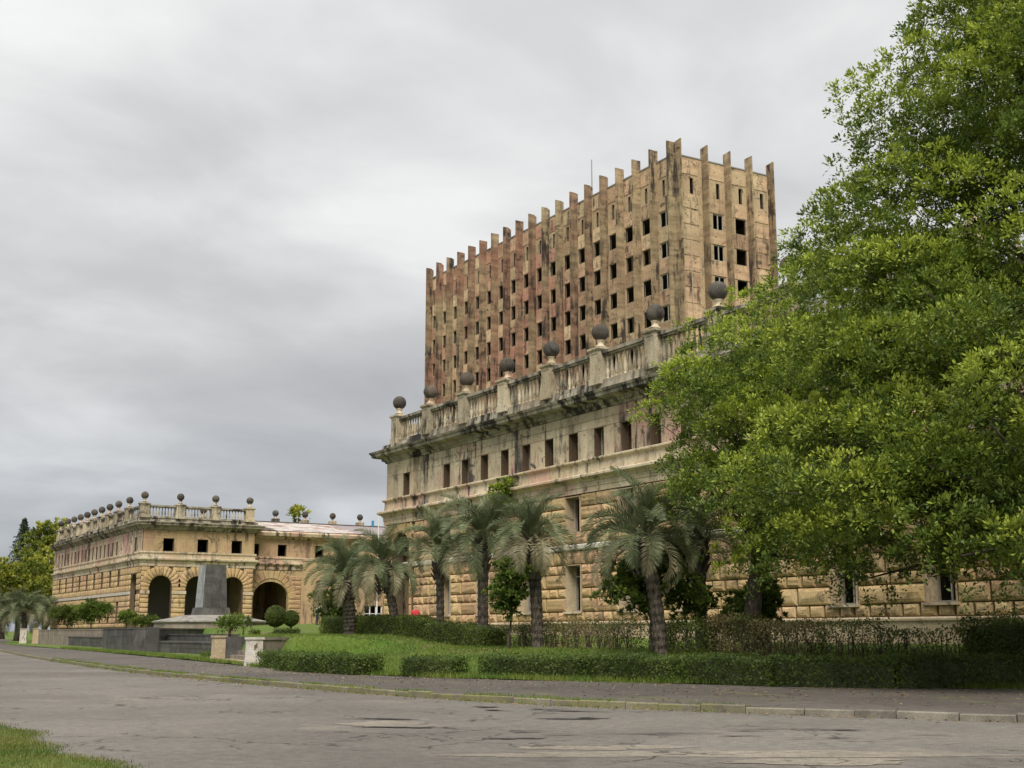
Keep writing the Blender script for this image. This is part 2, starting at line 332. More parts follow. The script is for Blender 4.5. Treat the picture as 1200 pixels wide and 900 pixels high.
def resample(poly, n):
    P = np.array(poly); s = np.r_[0, np.cumsum(np.hypot(*np.diff(P, axis=0).T))]; q = np.linspace(0, s[-1], n)
    return np.c_[np.interp(q, s, P[:, 0]), np.interp(q, s, P[:, 1])]
KY = lambda y: lerp_poly(KS, y); IY = lambda y: lerp_poly(IS, y)
def sstep(a, b, x):
    t = min(1, max(0, (x-a)/(b-a))); return t*t*(3-2*t)
TWY = [50, 66, 71, 86, 92, 104, 116, 139, 165, 205, 600]; TWX = [20.7, 21.9, 24.5, 30.5, 32.5, 33.5, 35.0, 36.5, 40, 45, 92]
def gz(x, y):              # height of the garden behind the footpath
    xi = IY(y)
    sl = 0.15 + 0.82*sstep(0.8, 9.5, x-xi) + 0.22*sstep(9, 22, x-xi)
    if y > 50:
        tw = float(np.interp(y, TWY, TWX))
        terr = float(np.interp(y, [56, 68, 100, 400], [1.42, 1.5, 1.98, 1.98])) + 0.05*max(0, x-tw-.8); terr = min(terr, float(np.interp(y, [60, 84, 108], [1.46, 1.5, 2.5])))
        front = 0.18
        inside = sstep(tw+0.1, tw+0.5, x)
        t = front + (terr-front)*inside
        k = sstep(55.9, 56.5, y) if x < 24 else sstep(50, 62, y)
        if 24 <= x < 28: k = sstep(55.9, 56.5, y)*(28-x)/4 + sstep(50, 62, y)*(x-24)/4
        sl = sl*(1-k)+t*k
    return sl + 0.03*math.sin(x*1.3+y*0.7)*math.sin(y*0.9)
# far ground sheet to the horizon
g = MB(); g.add([(-3000, -3000, -0.06), (3000, -3000, -0.06), (3000, 3000, -0.06), (-3000, 3000, -0.06)], [(0, 1, 2, 3)])
tag(g.build('ground', M['lawn']), kind='structure')
# road
kr = [p for p in KS]; rv = [(x, y, 0) for x, y in kr] + [(-45, y, 0) for x, y in kr]
g = MB(); n = len(kr); g.add(rv, [(i, i+1, n+i+1, n+i) for i in range(n-1)]); tag(g.build('road', M['asphalt']), kind='structure')
# footpath
A = resample(KS, 220); B = resample(IS, 220)
AY = [(x+0.12, y) for x, y in KS]
g = MB(); v = []; f = []
ys = sorted(set([round(y, 2) for x, y in KS if y > -8] + list(np.arange(-8, 600, 4.0))))
for y in ys: v += [(KY(y)+0.10, y, 0.13), (max(IY(y)+0.25, KY(y)+1), y, 0.135)]
g.add(v, [(2*i, 2*i+1, 2*i+3, 2*i+2) for i in range(len(ys)-1)]); tag(g.build('footpath', M['footpath']), kind='structure')
# garden / lawn terrain
g = MB(); us = [0, 0.4, 0.8, 1.2, 1.7, 2.2, 2.8, 3.5, 4.2, 5, 6, 7, 8, 9, 10, 11, 12, 14, 16, 18, 20, 23, 27, 33, 45, 70, 120, 300]
yl = list(np.arange(-8, 50, 1.0)) + list(np.arange(50, 55.6, 0.5)) + list(np.arange(55.6, 57.0, 0.15)) + list(np.arange(57, 66, 0.6)) + list(np.arange(66, 230, 2.5)) + [240, 260, 300, 360, 450, 600]
v = []
for y in yl:
    for u in us:
        x = IY(y)+u; v.append((x, y, gz(x, y)))
nu = len(us); f = [(i*nu+k, i*nu+k+1, (i+1)*nu+k+1, (i+1)*nu+k) for i in range(len(yl)-1) for k in range(nu-1)]
g.add(v, f); tag(g.build('lawn', M['lawn'], smooth=True), kind='structure')
# near verge on this side of the road
g = MB(); v = []; vy = np.arange(2, 90, 1.0); vx = [-30, -6, 0, 1.3, 2.4, 3.1, 3.5, 3.8, 3.95]
for y in vy:
    e = 0.16*math.sin(y*0.9)+0.1*math.sin(y*2.3)
    for x in vx: v.append((x+(e if x > 3 else 0), y, 0.004+0.05*sstep(3.95, 3.0, x)))
nx = len(vx); g.add(v, [(i*nx+k, i*nx+k+1, (i+1)*nx+k+1, (i+1)*nx+k) for i in range(len(vy)-1) for k in range(nx-1)])
tag(g.build('grass_verge', M['lawn'], smooth=True), kind='structure')
# repairs and potholes in the road surface
def blob(name, cx, cy, rx, ry, mat, z, rag=0.25, n=40, seed=0, rot=0.0):
    r = random.Random(seed); ph = [r.uniform(0, 6.28) for _ in range(6)]; g = MB(); vs = [(0, 0, z)]
    for k in range(n):
        a = 2*math.pi*k/n; m = 1+rag*(0.5*math.sin(2*a+ph[0])+0.35*math.sin(3*a+ph[1])+0.3*math.sin(5*a+ph[2])+0.25*math.sin(9*a+ph[3])+0.2*math.sin(14*a+ph[4]))
        x, y = rx*m*math.cos(a), ry*m*math.sin(a); vs.append((x*math.cos(rot)-y*math.sin(rot), x*math.sin(rot)+y*math.cos(rot), z))
    g.add(vs, [(0, k+1, (k+1) % n+1) for k in range(n)]); o = g.build(name, mat, loc=(cx, cy, 0)); tag(o, kind='structure'); return o
def gpix(px, py, z=0.0):
    d = fw + rt*((px-600)/FPX) + upv*((450-py)/FPX); t = (z-EYE)/d.z; return d.x*t, d.y*t
ROT = -YAW
for i, (px, py, rx, ry) in enumerate([(860, 884, 3.2, 0.55), (700, 876, 1.1, 0.45), (455, 849, 0.85, 0.75), (960, 893, 1.3, 0.4)]):
    x, y = gpix(px, py); blob('road_patch', x, y, rx, ry, M['asphalt_pale'], 0.004+0.0012*i, 0.3, seed=i+3, rot=ROT)
for i, (px, py, rx, ry) in enumerate([(665, 843, .9, .35), (600, 866, 0.7, 0.25), (865, 863, .45, .13), (670, 834, .9, .25), (690, 842, .5, .3), (450, 843, .9, .35), (475, 853, .9, .3), (570, 829, .6, .35), (580, 833, .5, .25),
        (640, 832, .5, .25), (760, 861, .9, .12), (800, 860, .7, .12), (980, 856, 1.0, .14), (970, 866, .9, .09), (1090, 862, .4, .1), (925, 855, .8, .1), (880, 857, .6, .1), (1010, 869, .5, .06), (615, 858, .5, .15), (660, 862, .4, .1), (1060, 866, .8, 0.05)]):
    x, y = gpix(px, py); blob('road_crack', x, y, rx*0.55, ry*0.45, M['asphalt_dark'], 0.0095+0.0008*i, 0.8, 46, seed=i+30, rot=ROT+random.uniform(-.12, .12))
# kerb stones
kroot = empty('kerb'); tag(kroot, kind='structure')
def kerb_stones():
    P = np.array(KS)[::-1]; s = np.r_[0, np.cumsum(np.hypot(*np.diff(P, axis=0).T))]
    at = lambda q: np.array([np.interp(q, s, P[:, 0]), np.interp(q, s, P[:, 1])])
    q = float(np.interp(5, P[:, 1], s)); k = 0; r = random.Random(4); meshes = []
    for j in range(6):
        g = MB(); L_ = 0.985; h = 0.15+r.uniform(-.012, .012); b = 0.02
        g.add([(-.09, -L_/2, -.1), (.09, -L_/2, -.1), (.09, L_/2, -.1), (-.09, L_/2, -.1), (-.09, -L_/2, h-b), (.09, -L_/2, h), (.09, L_/2, h), (-.09, L_/2, h-b), (-.09+b, -L_/2+b*r.random(), h), (-.09+b, L_/2-b*r.random(), h)],
              [(0, 3, 2, 1), (0, 4, 7, 3), (4, 8, 9, 7), (8, 5, 6, 9), (1, 2, 6, 5), (0, 1, 5, 8, 4), (3, 7, 9, 6, 2)]); meshes.append(g.mesh('kerb_stone', M['kerb']))
    while k < 125:
        L_ = r.choice([0.8, 1.0, 1.0, 1.15, 1.25]); m = at(q+L_/2); d = at(q+L_)-at(q); a = math.atan2(-d[0], d[1])
        link_mesh('kerb_stone', meshes[k % 6], kroot, (m[0], m[1], r.uniform(-.014, .006)), (r.uniform(-.008, .008), 0, a+r.uniform(-.006, .006)), (1, L_, 1)); q += L_; k += 1
    g = MB()
    while q < s[-1]-2:
        a0, a1 = at(q), at(q+2); d = a1-a0; nrm = np.array([d[1], -d[0]])/np.hypot(*d)*0.09
        p = [a0-nrm, a0+nrm, a1*0.99+a0*.01+nrm, a1*.99+a0*.01-nrm]
        g.add([(x, y, -.05) for x, y in p]+[(x, y, .14) for x, y in p], [(4, 5, 6, 7), (0, 1, 5, 4), (1, 2, 6, 5), (2, 3, 7, 6), (3, 0, 4, 7)]); q += 2
    o = g.build('far_kerb_stones', M['kerb'], kroot); o['kind'] = 'stuff'
kerb_stones()

# ================================================================== BUILDING HELPERS
class Fac:     # facade frame: s along the wall, d outward, z up
    def __init__(s, axis, plane): s.axis, s.plane = axis, plane
    def p(s, a, d, z): return (s.plane-d, a, z) if s.axis == 'X' else (a, s.plane-d, z)
    def box(s, g, s0, s1, d0, d1, z0, z1, mi=0):
        if s.axis == 'X': g.box(s.plane-d1, s.plane-d0, s0, s1, z0, z1, mi)
        else: g.box(s0, s1, s.plane-d1, s.plane-d0, z0, z1, mi)
    def wall(s, g, s0, s1, z0, z1, thick, holes, mi=0, d=0.0):
        zs = sorted(set([z0, z1]+[h[i] for h in holes for i in (2, 3) if z0 < h[i] < z1]))
        for a, b in zip(zs[:-1], zs[1:]):
            m = (a+b)/2; iv = sorted((h[0], h[1]) for h in holes if h[2] < m < h[3]); c = s0
            for h0, h1 in iv:
                if h0 > c+1e-4: s.box(g, c, h0, d-thick, d, a, b, mi)
                c = max(c, h1)
            if c < s1-1e-4: s.box(g, c, s1, d-thick, d, a, b, mi)
def pillow_verts(w, h, dp, r, gap=0.035):
    a, b = w/2-gap*1.5, h/2-gap*.8; ins1 = min(0.06, a*.3, b*.3); ins2 = min(0.20, a*.55, b*.65)
    ins3 = min(0.3, a*.7, b*.8)
    rings = [(a, b, 0.0), (a, b, dp*0.40), (a-ins1, b-ins1, dp*0.72), (a-ins2*.75, b-ins2*.75, dp*.92), (a-ins3, b-ins3, dp)]
    v = []
    for k, (x, y, d) in enumerate(rings):
        for sx, sy in ((-1, -1), (1, -1), (1, 1), (-1, 1)):
            j = 0.010*k; v.append((sx*x+r.uniform(-j, j), d+r.uniform(-j, j)*0.7, sy*y+r.uniform(-j, j)))
    f = []
    for k in range(4):
        for i in range(4): f.append((k*4+i, k*4+(i+1) % 4, (k+1)*4+(i+1) % 4, (k+1)*4+i))
    f.append((16, 17, 18, 19)); return v, f
_pc = {}
def pillow_mesh(w, h, dp, var):    # for the x-facing facade: local x = -d, y = s
    key = (round(w, 2), round(h, 2), dp, var)
    if key not in _pc:
        v, f = pillow_verts(w, h, dp, random.Random(hash(key) % 9999)); g = MB()
        g.add([(-d, a, z) for a, d, z in v], [tuple(reversed(q)) for q in f]); me = g.mesh('stone_block', M['rustic'], False)
        _pc[key] = me
    return _pc[key]
def pillow_into(g, fac, s0, s1, z0, z1, dp, r, d0=0.0):
    v, f = pillow_verts(s1-s0, z1-z0, dp, r); g.add([fac.p((s0+s1)/2+a, d0+d, (z0+z1)/2+z) for a, d, z in v], f)
def arch_fill(g, fac, s0, s1, zs, ztop, thick, d=0.0, n=14, mi=0):   # fills between a rectangular head and a round arch springing at zs
    c = (s0+s1)/2; rad = (s1-s0)/2
    P = [(c-rad*math.cos(math.pi*k/n), zs+(ztop-zs)*math.sin(math.pi*k/n)) for k in range(n+1)]
    for k in range(n):
        (a0, b0), (a1, b1) = P[k], P[k+1]
        vs = [fac.p(a0, d, b0), fac.p(a1, d, b1), fac.p(a1, d, ztop+.001), fac.p(a0, d, ztop+.001), fac.p(a0, d-thick, b0), fac.p(a1, d-thick, b1), fac.p(a1, d-thick, ztop+.001), fac.p(a0, d-thick, ztop+.001)]
        g.add(vs, [(0, 1, 2, 3), (4, 7, 6, 5), (0, 4, 5, 1)], mi)
def voussoirs(g, fac, c, rad, zs, depth, n, r, dp=0.12, d0=0.0, outer=None, ztop=None):
    for k in range(n):
        a0, a1 = math.pi*k/n+0.012, math.pi*(k+1)/n-0.012
        R1 = rad+depth*(1.12 if k % 2 else 1.0)
        def pp(a, q): 
            x, z = c-q*math.cos(a), zs+q*math.sin(a)
            if ztop and z > ztop: 
                s_ = (ztop-zs)/(z-zs); x = c+(x-c)*s_; z = ztop
            return x, z
        o = [pp(a0, rad), pp(a0, R1), pp(a1, R1), pp(a1, rad)]; mx = sum(p[0] for p in o)/4; mz = sum(p[1] for p in o)/4
        ins = [(x+(mx-x)*.16, z+(mz-z)*.16) for x, z in o]
        vs = [fac.p(x, d0, z) for x, z in o]+[fac.p(x, d0+dp*.5, z) for x, z in o]+[fac.p(x, d0+dp, z) for x, z in ins]
        g.add(vs, [(0, 1, 5, 4), (1, 2, 6, 5), (2, 3, 7, 6), (3, 0, 4, 7), (4, 5, 9, 8), (5, 6, 10, 9), (6, 7, 11, 10), (7, 4, 8, 11), (8, 9, 10, 11)])
def balusters_mesh(h, r=0.115):
    g = MB(); p = [(.9, 0), (.9, .06), (.55, .08), (.62, .13), (1.0, .26), (1.02, .34), (.75, .52), (.5, .72), (.48, .82), (.72, .85), (.72, .89), (.5, .91), (.9, .95), (.9, 1)]
    g.lathe([(a*r, b*h) for a, b in p], 8); return g.mesh('baluster', M['baluster'], True)
def ball_mesh(r):
    g = MB(); pr = [(r*.62, -r*1.75), (r*.62, -r*1.62), (r*.40, -r*1.5), (r*.34, -r*1.25), (r*.42, -r*1.05), (r*.5, -r*.9)]
    g.lathe(pr, 14, mi=1); k = 12
    g.lathe([(r*math.sin(math.pi*(0.02+0.96*i/k)), -r*math.cos(math.pi*(0.02+0.96*i/k))) for i in range(k+1)], 20, mi=0)
    rr = random.Random(6); ph = [rr.uniform(0, 6) for _ in range(6)]
    g.v = [(x*(1+.02*math.sin(z*9+ph[0]+y*5)), y*(1+.02*math.sin(x*8+ph[1]+z*4)), z*(1+.012*math.sin(x*7+y*6+ph[2]))) for x, y, z in g.v]
    return g.mesh('ball_finial', [M['sphere'], M['trim']], True)
def pier_mesh(w, z0, z1, t):
    g = MB(); h = w/2; e = t/2
    g.box(-e-.07, e+.07, -h-.07, h+.07, z0, z0+.38); g.box(-e, e, -h, h, z0+.38, z1-.22)
    for sx in (-1, 1):   # raised border of the sunk panel
        x0, x1 = (sx*e, sx*(e+.03)) if sx > 0 else (sx*(e+.03), sx*e)
        g.box(x0, x1, -h+.02, -h+.16, z0+.382, z1-.222); g.box(x0, x1, h-.16, h-.02, z0+.382, z1-.222)
        g.box(x0, x1, -h+.16, h-.16, z1-.36, z1-.222); g.box(x0, x1, -h+.16, h-.16, z0+.382, z0+.52)
    g.frus(0, 0, z1-.22, z1-.12, e+.03, h+.03, e+.13, h+.13); g.box(-e-.13, e+.13, -h-.13, h+.13, z1-.12, z1); g.frus(0, 0, z1, z1+.10, e+.06, h+.06, e*.5, h*.5)
    return g.mesh('pier', M['baluster'])
def balustrade(parent, fac, piers, z0, ztop, d, pw, rad, name='balustrade', ball=True, nper=None, me_b=None, me_p=None, me_s=None, zball=None, first=True, last=True):
    root = empty(name, (0, 0, 0), parent); hb = ztop-.34-(z0+.24)
    me_b = me_b or balusters_mesh(hb); me_p = me_p or pier_mesh(pw, 0, ztop+.2-z0, .85); me_s = me_s or ball_mesh(rad)
    rz = 0 if fac.axis == 'X' else math.pi/2
    for i, s_ in enumerate(piers):
        if not ((i == 0 and not first) or (i == len(piers)-1 and not last)):
            link_mesh('pier', me_p, root, fac.p(s_, d, z0), (0, 0, rz))
            if ball and zball: link_mesh('ball_finial', me_s, root, fac.p(s_, d, zball), (random.uniform(-.05, .05), random.uniform(-.05, .05), i*1.7))
    for a, b in zip(piers[:-1], piers[1:]):
        lo, hi = min(a, b)+pw/2, max(a, b)-pw/2; n = max(3, round((hi-lo)/0.43)) if not nper else nper
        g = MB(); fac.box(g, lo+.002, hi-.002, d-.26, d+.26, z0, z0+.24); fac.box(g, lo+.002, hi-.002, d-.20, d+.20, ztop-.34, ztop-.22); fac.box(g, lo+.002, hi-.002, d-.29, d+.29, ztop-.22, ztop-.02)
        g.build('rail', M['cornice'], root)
        for k in range(n): link_mesh('baluster', me_b, root, fac.p(lo+(hi-lo)*(k+.5)/n, d, z0+.24))
    return root

# ================================================================== MAIN WING (rusticated, facade on plane x = 42)
XF = 42.0
Z_PL, Z_B0, Z_B1, Z_E0, Z_E1, Z_SILL, Z_TOP, Z_C0, Z_C1, Z_BAL, Z_RAIL = 2.28, 6.42, 6.75, 9.72, 10.72, 11.70, 13.45, 14.55, 15.38, 15.9, 17.9
CORN = [(0, 14.5), (.12, 14.5), (.16, 14.62), (.34, 14.70), (.38, 14.86), (.86, 14.95), (.95, 15.02), (.98, 15.2), (1.06, 15.24), (1.12, 15.38), (1.0, 15.42), (.35, 15.52), (.3, 15.9), (0, 15.9)]
def moulding(z0, z1, out): h = z1-z0; return [(0, z0), (out*.35, z0), (out*.45, z0+h*.3), (out*.8, z0+h*.45), (out*.9, z0+h*.6), (out, z0+h*.65), (out, z1-.03), (out-.04, z1), (0, z1+.05)]
FX = Fac('X', XF)
def main_wing():
    root = empty('stone_building', (XF, 60, 1.2)); Y0, Y1, YP = 12.0, 89.3, 84.7; PO = 0.22
    tag(root, 'long burnt-out rusticated stone building with balustrade and stone balls, below the tower', 'building')
    base = Matrix.Translation((-XF, -60, -1.2))
    def put(g, name, mat, smooth=False, kind=None, par=None):
        g.v = [(x-XF, y-60, z-1.2) for x, y, z in g.v]; o = g.build(name, mat, root, smooth=smooth)
        if kind: o['kind'] = kind
        return o
    MOD = 5.44; c0 = 63.44
    cs = [c0+MOD*k for k in range(-9, 4)]                     # window axes of the lower floors
    tw = [57.99+2.725*k for k in range(-16, 9)]               # top floor axes
    gf = [(c-.8, c+.8, 2.83, 5.58) for c in cs]; sf = [(c-.8, c+.8, 7.5, 9.62) for c in cs]
    tf = [(c-.5, c+.5, Z_SILL+.02, Z_TOP) for c in tw] + [(85.3, 86.4, Z_SILL+.02, Z_TOP)]
    arch = (84.95, 88.15, 1.0, 9.0)
    holes = gf+sf+[(h[0], h[1], h[2], h[3]) for h in tf]
    g = MB(); FX.wall(g, Y0, YP, 1.0, Z_E0, .75, holes); FX.wall(g, YP, Y1, 1.0, Z_E0, .75+PO, [arch], d=PO)
    arch_fill(g, FX, arch[0], arch[1], 7.4, 9.0, .75+PO, d=PO-.002)
    put(g, 'lower_wall', M['joint_wall'])
    g = MB(); FX.wall(g, Y0, YP, Z_E0, Z_C0, .75, holes); FX.wall(g, YP, Y1, Z_E0, Z_C0, .75+PO, holes, d=PO); put(g, 'upper_wall', M['ashlar'])
    # plinth, belt, mouldings, cornice follow the projecting end pavilion
    def path(extra=0.0): 
        return [(XF, Y0, -1, 0), (XF, YP, -1, -1), (XF-PO, YP, -1, -1), (XF-PO, Y1, -1, 1), (XF+14, Y1, 0, 1)]
    def path2(): return [(XF, Y0, -1, 0), (XF, YP, -1, -1) , (XF-PO, YP, -1, -1), (XF-PO, Y1, -1, 1), (XF+14, Y1, 0, 1)]
    for nm, prof, mat in (('belt_course', [(0, Z_B0), (.20, Z_B0), (.24, Z_B0+.06), (.24, Z_B1-.06), (.18, Z_B1), (0, Z_B1+.03)], 'band_white'),
                          ('entablature', [(0, Z_E0), (.16, Z_E0), (.16, 10.02), (.20, 10.05), (.20, 10.32), (.26, 10.36), (.3, 10.45), (.52, 10.55), (.58, 10.60), (.58, 10.72), (.5, 10.78), (.14, 10.86), (.12, 11.45), (.2, 11.5), (.3, 11.58), (.3, 11.66), (.24, 11.70), (0, 11.71)], 'trim'),
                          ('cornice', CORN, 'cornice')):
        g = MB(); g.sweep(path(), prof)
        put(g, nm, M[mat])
    pl = [(0, .6), (.22, .6), (.22, 2.10), (.30, 2.12), (.30, 2.2), (.2, 2.27), (0, 2.28)]
    g = MB(); g.sweep([(XF, Y0, -1, 0), (XF, YP, -1, -1), (XF-PO, YP, -1, -1), (XF-PO, arch[0], -1, 0)], pl); put(g, 'plinth', M['reveal'])
    g = MB(); g.sweep([(XF-PO, arch[1], -1, 0), (XF-PO, Y1, -1, 1), (XF+14, Y1, 0, 1)], pl); put(g, 'plinth', M['reveal'])
    # end wall, roof, floors, back wall keep the inside dark
    g = MB(); g.box(XF+.4, XF+14, Y1-.6, Y1, .8, 14.5); g.box(XF+13.4, XF+14, Y0, Y1-.6, .8, 14.5); g.box(XF+.4, XF+13.4, Y0, Y0+.6, .8, 14.5); put(g, 'rear_wall', M['plain_wall'])
    g = MB()
    for z in (1.0, 6.4, 11.2, 14.6): g.box(XF+.75, XF+13.4, Y0+.6, Y1-.6, z-.2, z+.05)
    g.box(XF+5.5, XF+5.8, Y0+.6, Y1-.6, 1.06, 14.3)
    put(g, 'floor_slab', M['dark_inside'])
    # rusticated blocks, one object each where they show
    r = random.Random(11); cnt = 0; extra = MB()
    courses = [(2.28, 2.83, 0), (2.83, 3.65, 1), (3.65, 4.2, 0), (4.2, 5.03, 1), (5.03, 5.58, 0), (5.58, 6.42, 1), (6.78, 7.5, 1), (7.5, 8.2, 1), (8.2, 8.95, 1), (8.95, 9.72, 1)]
    items = []
    def courses_over(s0, s1, d0, hl):
        for ci, (z0, z1, tall) in enumerate(courses):
            m = (z0+z1)/2; iv = sorted((h[0]-.28*0, h[1]) for h in hl if h[2]-.01 < m < h[3]+.01); c = s0; segs = []
            for a, b in iv: segs.append((c, a)); c = b
            segs.append((c, s1))
            for a, b in segs:
                L_ = b-a
                if L_ < .15: continue
                n = max(1, round(L_/(1.6 if tall else 0.92))); wts = [1+(.35 if tall and (i+ci) % 2 else 0)+r.uniform(-.06, .06) for i in range(n)]; t = sum(wts); p = a
                for w in wts:
                    q = p+L_*w/t; items.append((p, q, z0, z1, d0)); p = q
    courses_over(30.0, YP, 0.0, gf+sf); 
    for (a, b) in ((YP, arch[0]), (arch[1], Y1)): courses_over(a, b, PO, [])
    def score(it):
        p, q, z0, z1, d0 = it; m = (p+q)/2; dist = math.hypot(XF, m); hidden = (m < 55 and z0 > 4.5) or (38 < m < 56 and z0 > 3.6)
        return (1 if hidden else 0, dist)
    items.sort(key=score)
    for i, (p, q, z0, z1, d0) in enumerate(items):
        if i < 298:
            w = round((q-p)/.06)*.06; me = pillow_mesh(w, z1-z0, .175, i % 3)
            link_mesh('stone_block', me, root, (-d0, (p+q)/2-60, (z0+z1)/2-1.2), None, (1, (q-p)/w, 1))
        else: pillow_into(extra, FX, p, q, z0, z1, .175, r, d0)
    put(extra, 'stone_blocks', M['rustic'], False, 'stuff')
    # voussoirs over the pavilion arch
    g = MB(); voussoirs(g, FX, (arch[0]+arch[1])/2, 1.6, 7.4, .95, 11, r, .12, PO, ztop=9.7); put(g, 'voussoirs', M['rustic'], kind='stuff')
    # ashlar slabs of the top floor, one object each
    gap = .012
    def slab(a, b, z0, z1, d, r_):
        g = MB(); dd = d+.035+r_.uniform(-.006, .008); w = (b-a)/2-gap; h = (z1-z0)/2-gap
        g.add([(-0.0, -w, -h), (0, w, -h), (0, w, h), (0, -w, h), (-.03, -w, -h), (-.03, w, -h), (-.03, w, h), (-.03, -w, h), (-.04, -w+.015, -h+.015), (-.04, w-.015, -h+.015), (-.04, w-.015, h-.015), (-.04, -w+.015, h-.015)],
              [(0, 4, 5, 1), (1, 5, 6, 2), (2, 6, 7, 3), (3, 7, 4, 0), (4, 8, 9, 5), (5, 9, 10, 6), (6, 10, 11, 7), (7, 11, 8, 4), (8, 11, 10, 9)])
        g.build('stone_slab', M['ashlar'], root, (-d+.0, (a+b)/2-60, (z0+z1)/2-1.2))
    axes = [c for c in tw if c > 34]
    for i, c in enumerate(axes):
        nxt = axes[i+1] if i+1 < len(axes) else None
        a, b = c+.5, (nxt-.5 if nxt else YP)
        if b > a+.2:
            m = a+(b-a)*r.uniform(.42, .58); slab(a, m, Z_SILL+.02, 13.45, 0, r); slab(m, b, Z_SILL+.02, 13.45, 0, r)
        slab(c-.5-.4, c+.5+.4, 13.45, 13.95, 0, r); slab(c+.9, (nxt or YP+.9)-.9, 13.45, 13.95, 0, r) if (nxt or YP+.9)-.9 > c+1 else None
        slab(c-.3, min(c+2.425, YP), 13.95, 14.5, 0, r)
    slab(YP, 85.3, Z_SILL+.02, 13.45, PO, r); slab(86.4, Y1-.01, Z_SILL+.02, 13.45, PO, r); slab(YP, 86.9, 13.45, 14.5, PO, r); slab(86.9, Y1-.01, 13.45, 14.5, PO, r)
    # windows
    def win(name_mesh, w, h, bars, mat, depth):
        g = MB(); t = .09
        g.box(depth-.05, depth+.05, -w/2, -w/2+t, -h/2, h/2); g.box(depth-.05, depth+.05, w/2-t, w/2, -h/2, h/2); g.box(depth-.05, depth+.05, -w/2+t, w/2-t, h/2-t, h/2); g.box(depth-.05, depth+.05, -w/2+t, w/2-t, -h/2, -h/2+t)
        for kind, q in bars:
            if kind == 'v': g.box(depth-.035, depth+.035, q-.035, q+.035, -h/2+t, h/2-t)
            else: g.box(depth-.03, depth+.03, -w/2+t, w/2-t, q-.03, q+.03)
        return g.mesh('frame', mat)
    fr_top = [win('t', .98, 1.7, [('v', .0)], M['old_wood'], .42), win('t', .98, 1.7, [], M['pale_frame'], .5), win('t', .98, 1.7, [('v', .1), ('h', .3)], M['old_wood'], .45)]
    fr_low = win('l', 1.58, 2.73, [('v', 0), ('h', .7)], M['pale_frame'], .55); fr_mid = win('m', 1.58, 2.1, [('v', 0)], M['pale_frame'], .55)
    sill = MB(); sill.box(-.26, .1, -.95, .95, -.12, 0); sill = sill.mesh('sill', M['trim'])
    def surround(w, h):
        g = MB(); t = .0
        g.box(-.14, .74, -w/2-.002, -w/2+.05, -h/2, h/2); g.box(-.14, .74, w/2-.05, w/2+.002, -h/2, h/2); g.box(-.14, .74, -w/2+.05, w/2-.05, h/2-.05, h/2+.002)
        return g.mesh('jamb', M['reveal'])
    ml, mm = surround(1.6, 2.75), surround(1.6, 2.12)
    def surround_top():
        g = MB(); w, h = 1.0, 1.73
        g.box(-.03, .74, -w/2-.002, -w/2+.04, -h/2, h/2); g.box(-.03, .74, w/2-.04, w/2+.002, -h/2, h/2); g.box(-.03, .74, -w/2+.04, w/2-.04, h/2-.04, h/2+.002); return g.mesh('jamb', M['old_wood'])
    mt = surround_top()
    for i, c in enumerate(cs):
        if c < 29: continue
        for (zc, me_f, me_j, hh) in ((4.205, fr_low, ml, 2.75), (8.56, fr_mid, mm, 2.12)):
            w = empty('window', (0, c-60, zc-1.2), root); link_mesh('jamb', me_j, w); link_mesh('frame', me_f, w)
            if zc < 5: link_mesh('sill', sill, w, (0, 0, -hh/2+.02))
    for i, c in enumerate([c for c in tw if c > 33]+[85.85]):
        w = empty('window', (-PO if c > YP else 0, c-60, (Z_SILL+Z_TOP)/2-1.2+.01), root); link_mesh('jamb', mt, w); link_mesh('frame', fr_top[(i*7) % 3], w)
    # balustrade with ball finials
    piers = [87.75, 82.5, 76.9, 71.35, 65.85, 60.45, 55.05, 49.65, 44.25, 38.85, 33.45, 28]
    b = balustrade(root, FX, piers, 15.9, 17.9, .02, 1.0, .52, zball=19.1); b.location = (-XF, -60, -1.2)
    b2 = balustrade(root, Fac('Y', 88.9), [42.2, 49, 55.5], 15.9, 17.9, -.9, 1.15, .47, zball=19.08, first=False); b2.location = (-XF, -60, -1.2)
    # a small tree seedling rooted on the entablature
    return root
main_wing()

